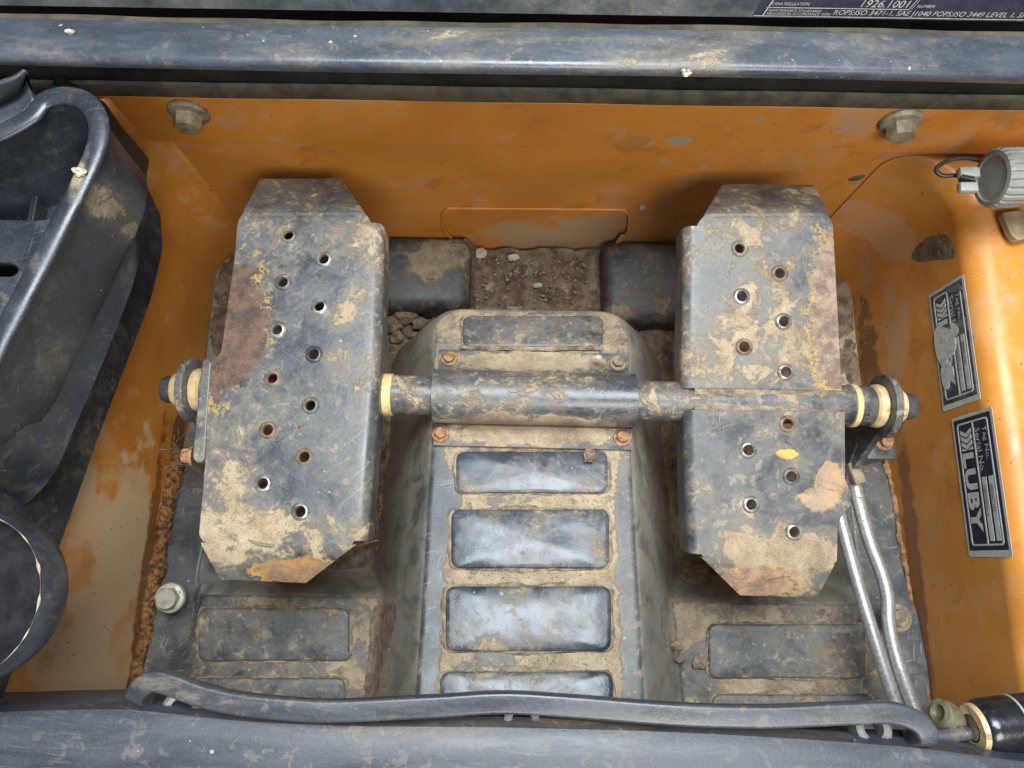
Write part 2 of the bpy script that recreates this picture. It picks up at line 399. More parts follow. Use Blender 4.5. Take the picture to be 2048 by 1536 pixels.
# ------------------------------------------------------------------ materials
BASE = (0.027, 0.033, 0.044)
def b3(px, py, z, rx, ry): return (tuple(at(px, py, z)), (rx, ry, 0.2))
YEL = (0.62, 0.36, 0.03); RST1 = (0.045, 0.025, 0.016); RST2 = (0.125, 0.065, 0.036)
def mb(px, py, z, rx, ry, a): c, r = b3(px, py, z, rx, ry); return (c, r, a)
def rb(px, py, z, rx, ry, c1, c2, e=YEL): c, r = b3(px, py, z, rx, ry); return (c, r, c1, c2, e)
m_pedal_l = worn('worn_pedal_paint', BASE, 0.34, 0.24, (0.20, 0.185, 0.155), flecks=0.45, mud=0.44, mudscale=26, scratch=0.25, scratchcol=(0.42, 0.36, 0.25), specks=0.15, rust=0.12, seed=0.3,
    mudblobs=[mb(540, 1075, .12, .085, .032, .22), mb(455, 960, .12, .03, .05, .12), mb(720, 500, .12, .03, .045, .10), mb(575, 650, .12, .05, .05, -.2), mb(640, 880, .12, .06, .055, -.2), mb(400, 800, .12, .03, .08, .12)] + [mb(x, y, .12, .013, .013, .11) for x, y in ((577, 471), (648, 519), (566, 565), (555, 660), (545, 757), (621, 811), (536, 860), (609, 914), (526, 967), (601, 1023))],
    rustblobs=[rb(462, 655, .12, .036, .068, RST1, RST2), rb(600, 1142, .11, .036, .011, (.16, .10, .06), (.34, .17, .05), (.66, .38, .05))])
m_pedal_r = worn('scuffed_pedal_paint', BASE, 0.35, 0.24, (0.20, 0.185, 0.155), flecks=0.45, mud=0.46, mudscale=25, scratch=0.28, scratchcol=(0.45, 0.36, 0.22), specks=0.15, rust=0.14, seed=1.1,
    mudblobs=[mb(1560, 1105, .09, .075, .026, .25), mb(1540, 640, .115, .05, .07, .06), mb(1440, 900, .10, .05, .05, -.15), mb(1410, 560, .12, .025, .05, -.1), mb(1520, 960, .1, .06, .03, -.12)] + [mb(x, y, .105, .013, .013, .11) for x, y in ((1479, 497), (1559, 547), (1483, 593), (1488, 694), (1571, 744), (1575, 848), (1496, 900), (1502, 1009), (1588, 1064))],
    rustblobs=[rb(1682, 640, .115, .033, .082, (.14, .085, .055), (.29, .205, .145), (.58, .32, .05)), rb(1655, 965, .09, .013, .016, (.27, .20, .14), (.42, .24, .11), (.6, .32, .06)), rb(1632, 998, .09, .017, .010, (.28, .21, .15), (.40, .25, .14), (.6, .32, .06)),
               rb(1520, 1163, .08, .038, .014, (.22, .14, .09), (.42, .25, .13), (.66, .36, .04)), rb(1570, 910, .095, .009, .0045, (.5, .28, .05), (.6, .36, .08), YEL)])
m_shaft = worn('worn_shaft_paint', BASE, 0.28, 0.20, mud=0.40, mudscale=30, scratch=0.3, specks=0.2, rust=0.18, seed=2.2)
m_cover = worn('worn_cover_paint', BASE, 0.27, 0.18, mud=0.45, mudscale=27, scratch=0.25, specks=0.25, rust=0.12, seed=3.3, stretch=(.7, 1.2, 1.2),
    mudblobs=[mb(1065, 718, .064, .11, .014, .36), mb(1065, 872, .064, .11, .015, .36)])
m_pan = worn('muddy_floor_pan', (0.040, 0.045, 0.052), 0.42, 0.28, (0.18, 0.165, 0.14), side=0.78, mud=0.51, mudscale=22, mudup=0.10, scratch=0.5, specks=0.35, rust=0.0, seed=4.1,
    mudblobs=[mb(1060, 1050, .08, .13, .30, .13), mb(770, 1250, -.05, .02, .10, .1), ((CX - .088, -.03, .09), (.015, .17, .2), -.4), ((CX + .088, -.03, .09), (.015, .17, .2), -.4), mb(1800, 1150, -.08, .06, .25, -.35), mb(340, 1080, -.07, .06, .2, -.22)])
m_pad = worn('polished_raised_pad', (0.024, 0.034, 0.052), 0.25, 0.20, mud=0.26, mudscale=27, scratch=0.3, scratchcol=(0.36, 0.36, 0.36), specks=0.25, flecks=0.3, seed=5.2, dents=3.0, filmrough=0.15, bumpk=0.40, spec=0.38)
m_padd = worn('dusty_floor_pad', (0.032, 0.038, 0.048), 0.42, 0.34, (0.18, 0.17, 0.15), mud=0.34, mudscale=44, scratch=0.2, specks=0.8, speckcol=(0.33, 0.27, 0.2), seed=6.2, dents=0.4)
m_toe = worn('dark_toe_block_plastic', (0.018, 0.020, 0.023), 0.5, 0.12, mud=0.40, mudscale=26, scratch=0.4, specks=0.2, seed=6.8, mudcol=(.24, .19, .12), mudcol2=(.14, .1, .06), mudblobs=[mb(860, 520, -.1, .035, .04, .3), mb(1240, 620, -.1, .03, .02, .2)])
m_black = worn('black_moulded_plastic', (0.020, 0.025, 0.034), 0.33, 0.07, (0.13, 0.135, 0.14), mud=0.15, mudscale=15, scratch=0.2, scratchcol=(0.26, 0.26, 0.25), specks=0.12, flecks=0.15, seed=7.3, mudcol=(.30, .26, .17), mudcol2=(.2, .17, .1),
    mudblobs=[mb(158, 355, .325, .010, .030, .34), mb(150, 480, .29, .008, .05, .18), mb(40, 975, .24, .03, .012, .2), mb(110, 690, .26, .02, .03, .12)])
m_liner = worn('black_liner_sheet', (0.016, 0.020, 0.027), 0.38, 0.09, (0.12, 0.125, 0.13), mud=0.12, mudscale=18, scratch=0.5, scratchcol=(0.2, 0.2, 0.2), specks=0.1, flecks=0.15, seed=8.3)
m_rail = worn('scraped_rail_paint', (0.040, 0.050, 0.066), 0.30, 0.09, mud=0.20, mudscale=10, scratch=0.08, scratchcol=(0.5, 0.5, 0.48), specks=0.5, speckcol=(0.5, 0.45, 0.36), flecks=0.15, seed=9.4, stretch=(.5, 1.5, 1.5), rust=0.06, sang=(0.06, -0.03), filmrough=.3)
m_seat = worn('scraped_seat_frame_paint', (0.030, 0.037, 0.050), 0.44, 0.07, mud=0.16, mudscale=9, scratch=0.07, scratchcol=(0.6, 0.58, 0.52), specks=0.2, flecks=0.15, seed=10.4, stretch=(.35, 2.0, 2.0), sang=(0.03, -0.05))
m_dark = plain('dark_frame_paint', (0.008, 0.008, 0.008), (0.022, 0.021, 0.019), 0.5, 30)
m_frame = worn('dusty_frame_paint', (0.045, 0.055, 0.062), 0.42, 0.30, mud=0.08, scratch=0.3, specks=0.15, flecks=0.15, seed=11.4)
m_ledge = plain('olive_dust_on_seal', (0.030, 0.025, 0.016), (0.075, 0.061, 0.038), 0.9, 45, bump=0.5)
m_rubber = worn('grey_rubber', (0.028, 0.033, 0.042), 0.34, 0.10, mud=0.10, scratch=0.25, specks=0.1, flecks=0.15, seed=12.4, stretch=(.4, 2, 2))
m_rubberin = plain('dull_black_rubber', (0.008, 0.008, 0.010), (0.018, 0.018, 0.02), 0.75, 80, spec=0.12)
m_grom = plain('grey_plastic_eyelet', (0.12, 0.12, 0.12), (0.24, 0.23, 0.22), 0.5, 120)
m_steel = plain('zinc_plated_steel', (0.34, 0.33, 0.31), (0.50, 0.49, 0.46), 0.42, 320, metal=0.6, bump=0.08, dist=0.0004, grime=0.30, grimecol=(0.12, 0.09, 0.06))
m_brass = plain('yellowed_bushing', (0.52, 0.35, 0.13), (0.72, 0.54, 0.27), 0.4, 120, grime=0.34, grimecol=(0.20, 0.11, 0.04))
m_cream = plain('cream_plastic_bushing', (0.42, 0.30, 0.14), (0.60, 0.45, 0.25), 0.5, 90, grime=0.42, grimecol=(0.22, 0.15, 0.07))
m_pin = plain('black_pin_end', (0.03, 0.033, 0.035), (0.06, 0.062, 0.065), 0.5, 100)
m_brk = worn('bracket_paint', (0.030, 0.035, 0.043), 0.36, 0.22, mud=0.26, mudscale=30, scratch=0.4, specks=0.1, rust=0.1, seed=13.1)
m_rustbolt = plain('rusty_bolt', (0.15, 0.065, 0.028), (0.36, 0.185, 0.085), 0.75, 130, bump=0.6, grime=0.42, grimecol=(0.34, 0.26, 0.17))
m_bolt = plain('dirty_zinc_bolt', (0.34, 0.31, 0.24), (0.52, 0.48, 0.38), 0.5, 110, metal=0.25, bump=0.4, grime=0.35, grimecol=(0.26, 0.21, 0.14))
m_boltw = plain('dusty_wall_bolt', (0.20, 0.175, 0.12), (0.34, 0.30, 0.21), 0.6, 100, metal=0.1, bump=0.6, grime=0.4, grimecol=(0.20, 0.11, 0.05))
m_boltd = plain('mud_caked_bolt', (0.13, 0.10, 0.06), (0.28, 0.23, 0.15), 0.75, 90, bump=0.7, dist=.002)
m_rust = plain('flaking_rust', (0.06, 0.026, 0.012), (0.44, 0.18, 0.04), 0.85, 170, bump=1.0, dist=.002, detail=6, grime=0.5, grimecol=(0.05, 0.04, 0.03))
m_rust2 = plain('rust_stained_seam', (0.16, 0.07, 0.03), (0.42, 0.24, 0.11), 0.85, 90, bump=0.8, dist=.002, detail=8, grime=0.5, grimecol=(0.12, 0.08, 0.05))
m_soil = plain('brown_soil', (0.075, 0.048, 0.030), (0.22, 0.155, 0.098), 0.95, 70, bump=0.9, dist=.003, detail=9, grime=.35, grimecol=(.27, .21, .14))
m_clod = plain('dried_mud_clod', (0.13, 0.085, 0.055), (0.28, 0.20, 0.135), 0.95, 120, bump=0.9, dist=.002)
m_packed = plain('packed_tan_dirt', (0.15, 0.105, 0.066), (0.33, 0.26, 0.175), 0.95, 110, bump=0.9, dist=.002)
m_stone = plain('pale_pebble', (0.33, 0.28, 0.20), (0.52, 0.46, 0.36), 0.8, 150, bump=0.4)
m_grit = plain('tan_grit', (0.22, 0.16, 0.10), (0.40, 0.32, 0.22), 0.9, 200)
m_rimmetal = plain('bare_hole_rim', (0.16, 0.15, 0.14), (0.42, 0.40, 0.37), 0.38, 140, metal=.6, grime=.4, grimecol=(.16, .11, .07))
m_rimrust = plain('rusty_hole_rim', (0.10, 0.07, 0.05), (0.26, 0.17, 0.10), 0.6, 120, metal=.2, grime=.3, grimecol=(.06, .055, .055))
m_green = plain('grass_green', (0.10, 0.16, 0.05), (0.18, 0.24, 0.09), 0.6, 200)
m_twig = plain('dry_twig', (0.20, 0.09, 0.03), (0.42, 0.20, 0.07), 0.8, 200)
m_straw = plain('dry_straw', (0.16, 0.11, 0.06), (0.3, 0.22, 0.12), 0.8, 200)
m_grey = plain('grey_cap_plastic', (0.21, 0.21, 0.19), (0.27, 0.27, 0.25), 0.5, 60, bump=0.1, grime=.18, grimecol=(.22, .21, .17))
m_clip = plain('pale_clip_plastic', (0.30, 0.30, 0.27), (0.38, 0.38, 0.35), 0.5, 80)
m_wire = plain('black_wire', (0.010, 0.010, 0.012), (0.028, 0.028, 0.03), 0.45, 100)
m_neck = plain('dusty_dark_neck', (0.03, 0.03, 0.035), (0.10, 0.09, 0.08), 0.6, 70, grime=.3, grimecol=(.2, .17, .12))
m_tan = plain('dusty_tan_tab', (0.22, 0.16, 0.09), (0.36, 0.28, 0.18), 0.8, 60, bump=.4)
m_strut = plain('glossy_black_paint', (0.008, 0.008, 0.012), (0.018, 0.018, 0.022), 0.22, 60, grime=.12, grimecol=(.2, .19, .16))
m_fit = plain('olive_plated_fitting', (0.15, 0.14, 0.09), (0.30, 0.28, 0.19), 0.4, 90, metal=.5, grime=.3, grimecol=(.14, .11, .07))
m_vinyl = plain('greyed_white_vinyl', (0.44, 0.45, 0.41), (0.56, 0.57, 0.53), 0.42, 120, bump=.1, grime=.1, grimecol=(.34, .32, .24))
m_navy = plain('navy_vinyl_print', (0.012, 0.013, 0.032), (0.028, 0.028, 0.06), 0.38, 90, bump=.1)
m_navyf = plain('faded_navy_print', (0.035, 0.036, 0.05), (0.13, 0.13, 0.135), 0.5, 60, bump=.2, grime=.25, grimecol=(.3, .29, .25))
m_ink = plain('small_grey_print', (0.10, 0.10, 0.11), (0.16, 0.16, 0.17), .5, 200)
m_scuff = plain('scuffed_vinyl', (0.42, 0.41, 0.37), (0.62, 0.61, 0.57), 0.6, 140, bump=.4)
m_lab = plain('grey_label_print', (0.30, 0.30, 0.29), (0.42, 0.42, 0.40), .5, 200)
m_labb = plain('dark_label_vinyl', (0.018, 0.020, 0.034), (0.035, 0.034, 0.052), .42, 90)

m_front = orange('front_orange_paint', 0.26, blobs=[(tuple(aty(1130, 475, YF)), (.11, .2, .055), .75), (tuple(aty(1360, 270, YF)), (.014, .2, .008), 1.0)], mudcol=(0.40, 0.31, 0.20), smudge=.45, seed=2.0, base=(0.60, 0.222, 0.03))
m_left = orange('left_orange_paint', 0.26, blobs=[(tuple(atx(215, 1200, XL)), (.2, .15, .11), .85), (tuple(atx(260, 1020, XL)), (.2, .06, .05), .6)], mudcol=(0.66, 0.46, 0.27), smudge=.3, seed=5.0, darkblobs=[((XL, -.04, -.062), (.2, .20, .014), (.26, .09, .02)), ((XL, .10, -.10), (.2, .12, .02), (.20, .08, .02))], base=(0.60, 0.228, 0.032))
m_right = orange('right_orange_paint', 0.16, blobs=[(tuple(atx(1790, 660, XR)), (.2, .06, .03), .55), (tuple(atx(1800, 450, XR)), (.2, .05, .04), .4)], mudcol=(0.52, 0.34, 0.2), smudge=.25, seed=9.0, darkblobs=[((XR, -.03, -.068), (.2, .24, .016), (.30, .12, .04)), ((XR, .2, -.12), (.2, .14, .03), (.22, .10, .03))], base=(0.55, 0.215, 0.032))

# ------------------------------------------------------------------ orange tub: front panel, side panels
t = thing('front_panel', (0.03, YF, -0.16), 'orange steel front panel behind the two pedals with a recessed lower cover', 'panel')
MF = frame((0, YF, 0), (1, 0, 0), (0, 0, 1))        # local x = x, local y = z, faces the seat
zc = aty(1000, 281, YF).z; ztop = aty(1000, 192, YF).z
hole_px = [(884, 414), (1260, 417), (1256, 464), (1212, 512), (925, 503), (886, 456)]
hp = [to2d(MF, [aty(x, y, YF)])[0] for x, y in hole_px]
hole = rounded([Vector(q) for q in hp], [.020, .020, .012, .005, .005, .012], 7)
out = [(-0.60, -0.17), (0.60, -0.17), (0.60, zc), (-0.60, zc)]
me = plate2d(out, [hole], 0.004, 0.0008, MF); mk('lower_sheet', me, m_front, t)
MF2 = frame((0, YF - .0062, 0), (1, 0, 0), (0, 0, 1))
me = plate2d([(-0.60, zc - .001), (0.60, zc - .001), (0.60, ztop), (-0.60, ztop)], [], 0.005, 0.0015, MF2); mk('upper_flange', me, m_front, t)
MF3 = frame((0, YF + .0055, 0), (1, 0, 0), (0, 0, 1))
cov = rounded([Vector((q[0] * 1.06 - .003, q[1] * 1.0)) for q in [(p[0], p[1] + (.006 if p[1] > -.08 else -.012)) for p in hp]], .012, 5)
rc = mk('recessed_cover', plate2d(cov, [], 0.003, 0.001, MF3), m_front, t)
lip = catmull([Vector((q[0], YF - .0015, q[1])) for q in hole], 2, True)
mk('rolled_lip', sweep(lip, circ(.0017, 8), (0, 1, 0.01), True), m_front, t)
for (a, b) in (((880, 478), (926, 505)), ((1246, 470), (1211, 513))):
    p, q = aty(*a, YF - .004), aty(*b, YF - .006)
    mk('folded_tab', sweep([p, (p + q) / 2 + Vector((0, -.003, .002)), q], rrect(.006, .0014, .0005), (0, 1, .3)), m_front, t)
for (px, py, mt, rr) in ((378, 228, m_boltd, .2), (1800, 246, m_boltw, .5)):
    p = aty(px, py - 6, YF - .006)
    mk('bolt', hexhead(p, (0.0, -1, -0.05), .0185, .005, .0125, .013, rr), mt, t)
p = aty(1284, 414, YF); mk('rivet', lathe([(.0045, 0), (.0045, .002), (.003, .004), (0, .0045)], p, (0, -1, 0), 14), m_bolt, t)
p = aty(1713, 355, YF); mk('plug', sweep(catmull([p + Vector((-.007, -.0005, -.005)), p + Vector((0, -.0012, 0)), p + Vector((.007, -.0005, .006))], 5), [(.0042 * cos(a), .0012 * sin(a)) for a in [2 * pi * i / 10 for i in range(10)]], (0, 1, 0), scale=lambda u: max(.05, sqrt(max(0, 1 - (2 * u - 1) ** 2)))), m_neck, t)

# left side panel
t = thing('side_panel', (XL, 0.1, -0.16), 'orange left side panel with pale dust and a rusty bottom seam', 'panel')
def corner_shift(y, rad, yend=.3985):
    q = y - (yend - rad)
    return 0.0 if q <= 0 else rad - sqrt(max(0, rad * rad - q * q))
def corner_ys(rad, y_0=-.35, yend=.3985, n=20):
    return [y_0 + (yend - rad - y_0) * i / n for i in range(n)] + [yend - rad + rad * sin(pi / 2 * i / 16) for i in range(17)]
RL = .050; V = []; Fc = []; ys = corner_ys(RL); zs2 = [-.17 + (ztop + .168) * i / 12 for i in range(13)]
for y in ys:
    for z in zs2: V.append((XL + corner_shift(y, RL), y, z))
n = len(zs2); Fc = [(i * n + q, i * n + q + 1, (i + 1) * n + q + 1, (i + 1) * n + q) for i in range(len(ys) - 1) for q in range(n - 1)]
o = mk('sheet', (V, Fc), m_left, t, ang=60); sm_ = o.modifiers.new('thickness', 'SOLIDIFY'); sm_.thickness = .003; sm_.offset = -1 if o.data.polygons[0].normal.x > 0 else 1
def seam(path, r, seed):
    V = []; Fc = []; n = 8
    pts = []
    for a, b in zip(path[:-1], path[1:]):
        k = max(2, int((b - a).length / .0022)); pts += [a.lerp(b, i / k) for i in range(k)]
    pts.append(path[-1])
    for i, p in enumerate(pts):
        tdir = (pts[min(i + 1, len(pts) - 1)] - pts[max(i - 1, 0)]).normalized(); s_ = tdir.cross(Vector((0, 0, 1))).normalized(); w = s_.cross(tdir)
        for q in range(n):
            a = 2 * pi * q / n
            k = r * (1 + .6 * mnoise.noise(Vector((p.y * 31 + seed, q * 1.3, 0))) + .45 * mnoise.noise(Vector((p.y * 90 + seed, q * 1.9, 7))) + .3 * mnoise.noise(Vector((p.y * 260 + seed, q * 3.1, 3))))
            V.append(p + s_ * cos(a) * k + w * sin(a) * k * 1.25)
    for i in range(len(pts) - 1):
        for q in range(n): Fc.append((i * n + q, i * n + (q + 1) % n, (i + 1) * n + (q + 1) % n, (i + 1) * n + q))
    Fc.append(tuple(range(n))); Fc.append(tuple((len(pts) - 1) * n + q for q in range(n)))
    return V, Fc
o = mk('rusty_seam', seam([Vector((XL + .004, -.16, -.062)), Vector((XL + .004, .05, -.082)), Vector((XL + .003, .12, -.10))], .0085, 1), m_rust, t, ang=60)
o['label'] = 'flaking rusty weld seam along the bottom'

# right side panel: vertical sheet rolled outward at the top
t = thing('side_panel', (XR, 0.1, -0.16), 'orange right side panel rolled over at the top, carrying two stickers', 'panel')
pr = [(XR + .004, -.17), (XR, -.17)]
rr_, zc2 = .024, .098
for i in range(13):
    a = pi / 2 * i / 12; pr.append((XR + rr_ - rr_ * cos(a), zc2 - rr_ + rr_ * sin(a)))
pr += [(XR + .42, zc2 + .002), (XR + .42, zc2 - .003)]
inner = [(XR + rr_ - (rr_ - .004) * cos(pi / 2 * i / 12), zc2 - rr_ + (rr_ - .004) * sin(pi / 2 * i / 12)) for i in range(12, -1, -1)]
pr += inner
RRc = .070; ysr = corner_ys(RRc); V = []; Fc = []; n = len(pr); NY = len(ysr)
for y in ysr:
    for (x, z) in pr: V.append((x - corner_shift(y, RRc), y, z))      # the front end rounds into the corner
for i in range(NY - 1):
    for q in range(n): Fc.append((i * n + q, i * n + (q + 1) % n, (i + 1) * n + (q + 1) % n, (i + 1) * n + q))
mk('sheet', (V, Fc), m_right, t, ang=50)
o = mk('rusty_seam', seam([Vector((XR - .003, -.16, -.064)), Vector((XR - .003, .05, -.089)), Vector((XR - .0025, .20, -.115))], .0030, 6), m_rust2, t, ang=60)
def patch(name, pxs, fn, mat, parent, lift=.0006, nrm=(-1, 0, 0)):
    pts = catmull([fn(x, y) for x, y in pxs], 5, True); c = sum(pts, Vector()) / len(pts); nv = Vector(nrm)
    V = [c + nv * lift * 3.2] + [c.lerp(p, .6) + nv * lift * (2.6 + random.uniform(-.6, .6)) for p in pts] + [p + nv * lift * .2 for p in pts]
    k = len(pts); Fc = []
    for i in range(k):
        j = (i + 1) % k; Fc += [(0, 1 + i, 1 + j), (1 + i, 1 + k + i, 1 + k + j, 1 + j)]
    return mk(name, (V, Fc), mat, parent, ang=80)
o = patch('dirt_patch', [(1812, 492), (1850, 461), (1885, 466), (1903, 482), (1908, 514), (1870, 520), (1830, 522)], lambda x, y: atx(x, y, XR), m_soil, t, .0005)
o['label'] = 'caked brown dirt patch near the front corner'

# ------------------------------------------------------------------ floor pan (height field with tunnel) and its pads
CX, HW, YFT = 0.019, 0.0945, 0.254
def ztun(y):
    z = 0.05 + (0.209 - y) * 0.186
    if y > 0.205: z = 0.0508 - (y - .205) * .52 + .004 * sstep(.203, .207, y)
    return z
def zpan(x, y):
    zf = -0.06 + (-0.15 + .06) * sstep(-.046, -.012, y)                        # rear floor, step down to the well
    fl = -0.064 - .026 * sstep(-.12, .05, y) - .055 * sstep(.05, .25, y)
    if x < -0.30: zf = zf + (fl - zf) * sstep(-.325, -.345, x + .05 * sstep(.07, .12, y))
    if x > 0.30: zf = zf + (fl - zf) * sstep(.372, .392, x - .06 * sstep(.12, .20, y))
    # toe blocks stand at the front, either side of a flat channel
    # tunnel
    dx = abs(x - CX) - (HW - .028 + .004 * sstep(.1, .25, y)); dy = y - (YFT - .028); dy = dy if dy < .028 else .028 + (dy - .028) * 4
    d = sqrt(max(dx, 0) ** 2 + max(dy, 0) ** 2) + min(max(dx, dy), 0) - .028
    zt = ztun(min(y, YFT))
    r = .007
    drop = (sqrt(max(d + r * .5, 0) ** 2 + r * r) - r) / (.36 + .04 * sstep(.16, .24, y)) if d > -r else 0
    z2 = zt - drop
    k = .022; h = max(k - abs(z2 - zf), 0) / k
    return max(z2, zf) + h * h * k * .25
nx, ny = 380, 270; x0, x1, y0, y1 = XL + .001, XR - .001, -.22, .399
V = [(x0 + (x1 - x0) * i / nx, y0 + (y1 - y0) * j / ny) for j in range(ny + 1) for i in range(nx + 1)]
V = [(x, y, zpan(x, y) + .0007 * mnoise.noise(Vector((x * 25, y * 25, 0)))) for x, y in V]
Fc = [(j * (nx + 1) + i, j * (nx + 1) + i + 1, (j + 1) * (nx + 1) + i + 1, (j + 1) * (nx + 1) + i) for j in range(ny) for i in range(nx)]
floor = thing('floor_pan', (0.02, 0.1, -0.15), 'muddy black moulded floor pan with a raised central tunnel and ribbed pads', 'floor pan')
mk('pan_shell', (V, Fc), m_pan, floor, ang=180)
def pad(px, zfun, slope, mat, h=.005, r=.009, packed=True):
    (xa, ya), (xb, yb) = px
    zz = zfun((xa + xb) / 2, (ya + yb) / 2)
    c = at((xa + xb) / 2, (ya + yb) / 2, zz)
    n = Vector((0, slope, 1)).normalized()
    m = frame(c + n * h, (1, 0, 0), (0, 1, -slope))
    pts = to2d(m, [atp(x, y, c + n * h, n) for x, y in ((xa, ya), (xb, ya), (xb, yb), (xa, yb))])
    if packed:
        op = rounded([Vector(p) for p in pts], r, 6); lp = []
        for a_, b_ in zip(op, op[1:] + op[:1]):
            k_ = max(1, int((b_ - a_).length / .003)); lp += [m @ Vector((*a_.lerp(b_, i_ / k_), -h * .85)) for i_ in range(k_)]
        V = []; Fc = []; n_ = len(lp); cen = sum(lp, Vector()) / n_
        for i_, p in enumerate(lp):
            d = (p - cen); d.z = 0; d.normalize(); w_ = .0034 * (1 + 1.1 * mnoise.noise(p * 55)) * (1 + .6 * mnoise.noise(p * 210)); hh = .0036 * max(0, .45 + 1.0 * mnoise.noise(p * 70 + Vector((3, 1, 4))))
            for q_, z_ in ((-.0006, hh * .6), (.0006, hh), (w_ * .5, hh * .7), (w_, -.0012)): V.append(p + d * q_ + n * z_)
        for i_ in range(n_):
            for q_ in range(3): Fc.append((i_ * 4 + q_, i_ * 4 + q_ + 1, ((i_ + 1) % n_) * 4 + q_ + 1, ((i_ + 1) % n_) * 4 + q_))
        mk('packed_dirt', (V, Fc), m_packed, floor, ang=80)
    op = []
    for a_, b_ in (lambda L: zip(L, L[1:] + L[:1]))(rounded([Vector(p) for p in pts], r, 6)):
        k_ = max(1, int((b_ - a_).length / .006)); op += [a_.lerp(b_, i_ / k_) for i_ in range(k_)]
    cen = sum(op, Vector((0, 0))) / len(op); V = []; n_ = len(op)
    prof_ = [(1.0, -h - .003, 0), (1.0, -.0026, 0), (1.0, -.0012, .0006), (1.0, -.0004, .0018), (1.0, 0, .0040), (.72, .0007, .004), (.45, .0012, .004), (.2, .0014, .004), (.02, .0015, .004)]
    for k_, z_, ins_ in prof_:
        for q_ in op:
            d = (cen - q_); d = d.normalized() * ins_ if d.length > 1e-6 else d
            w_ = cen.lerp(q_ + d, k_); V.append(m @ Vector((w_.x, w_.y, z_ + (.0005 * mnoise.noise(Vector((w_.x * 45, w_.y * 45, xa * .1 + ya))) if k_ < 1 else 0))))
    Fc = [(k_ * n_ + i_, k_ * n_ + (i_ + 1) % n_, (k_ + 1) * n_ + (i_ + 1) % n_, (k_ + 1) * n_ + i_) for k_ in range(len(prof_) - 1) for i_ in range(n_)]
    Fc.append(tuple((len(prof_) - 1) * n_ + i_ for i_ in range(n_)))
    return mk('raised_pad', (V, Fc), mat, floor, ang=60)
def tz(px, py):
    z = .06
    for _ in range(6): z = ztun(at(px, py, z).y)
    return z
pad(((925, 630), (1207, 691)), tz, .52, m_padd, .004, .010)
for q in (((912, 902), (1216, 985)), ((902, 1018), (1219, 1136)), ((891, 1172), (1223, 1302)), ((880, 1343), (1227, 1470))):
    pad(q, tz, .186, m_pad, .005)
for q in (((395, 1217), (698, 1322)), ((385, 1357), (690, 1450)), ((1418, 1249), (1733, 1357)), ((1425, 1390), (1750, 1470))):
    pad(q, lambda a, b: -.06, 0, m_padd, .005)
# front toe blocks
for (pa, pb) in (((520, 488), (938, 612)), ((1206, 496), (1600, 640))):
    a = at(pa[0], pa[1] + 6, -.105); b = at(pb[0], pb[1], -.105)
    mk('toe_block', box((a.x, b.y - .004, -.155), (b.x, .3975, -.098 - random.random() * .006), .016, 4), m_toe, floor)
# screws of the pan
p = at(338, 1196, -.044); mk('screw', hexhead(p + Vector((0, 0, -.004)), (0.05, -.05, 1), .016, .004, .0115, .009, .35), m_bolt, floor)
p = at(1797, 1236, -.044); mk('screw', lathe([(.014, -.003), (.014, 0), (.009, .002), (.0088, .006), (.006, .008), (0, .0085)], p, (0, 0, 1), 22), m_boltd, floor)

# soil lying in the well
V = []; Fc = []; nx, ny = 150, 90
for j in range(ny + 1):
    for i in range(nx + 1):
        x = XL + .002 + (XR - XL - .004) * i / nx; y = -.04 + .437 * j / ny
        q = Vector((x * 30, y * 30, 1.3)); h = .006 * mnoise.noise(q) + .004 * mnoise.noise(q * 3.1) + .002 * mnoise.noise(q * 8)
        ed = abs(x - CX)
        pile = .026 * math.exp(-((ed - .165) / .022) ** 2) * sstep(.34, .2, y) * sstep(-.03, .05, y) * (.7 + .6 * mnoise.noise(Vector((x * 14, y * 14, 5))))
        pile += .016 * sstep(.27, .33, y) * (math.exp(-((x + .066) / .016) ** 2) + math.exp(-((x - .122) / .016) ** 2) + .7 * sstep(.385, .398, y)) * (.8 + .9 * mnoise.noise(Vector((x * 40, y * 40, 2))))
        V.append((x, y, -.1475 + h + pile))
Fc = [(j * (nx + 1) + i, j * (nx + 1) + i + 1, (j + 1) * (nx + 1) + i + 1, (j + 1) * (nx + 1) + i) for j in range(ny) for i in range(nx)]
o = mk('soil', (V, Fc), m_soil, None, ang=180); tag(o, 'loose brown soil lying in the well under the pedals', 'soil', kind='stuff')

def onpan(px, py):
    z = -.05
    for _ in range(12): p = at(px, py, z); z = z * .4 + zpan(p.x, p.y) * .6
    return at(px, py, z)
for (pxs, l) in ( ([(742, 1222), (770, 1206), (792, 1208), (790, 1262), (772, 1318), (752, 1400), (728, 1395), (735, 1310)], 'smooth brown mud smear left of the tunnel beside the left floor pad'),):
    pts = catmull([onpan(x, y) for x, y in pxs], 6, True); c = sum(pts, Vector()) / len(pts)
    rings_ = [[Vector((q.x, q.y, zpan(q.x, q.y) + h * (1 + .6 * mnoise.noise(q * 160)))) for q in [c.lerp(p, k * (1 + .10 * mnoise.noise(p * 120))) for p in pts]] for k, h in ((1.0, -.0006), (.93, .0010), (.7, .0016), (.4, .0017), (.1, .0017))]
    V = [v for r_ in rings_ for v in r_]; n = len(pts); Fc = [(k * n + i, k * n + (i + 1) % n, (k + 1) * n + (i + 1) % n, (k + 1) * n + i) for k in range(4) for i in range(n)]
    Fc.append(tuple(4 * n + i for i in range(n)))
    o = mk('mud_smear', (V, Fc), m_clod, None, ang=70); tag(o, l, 'mud')

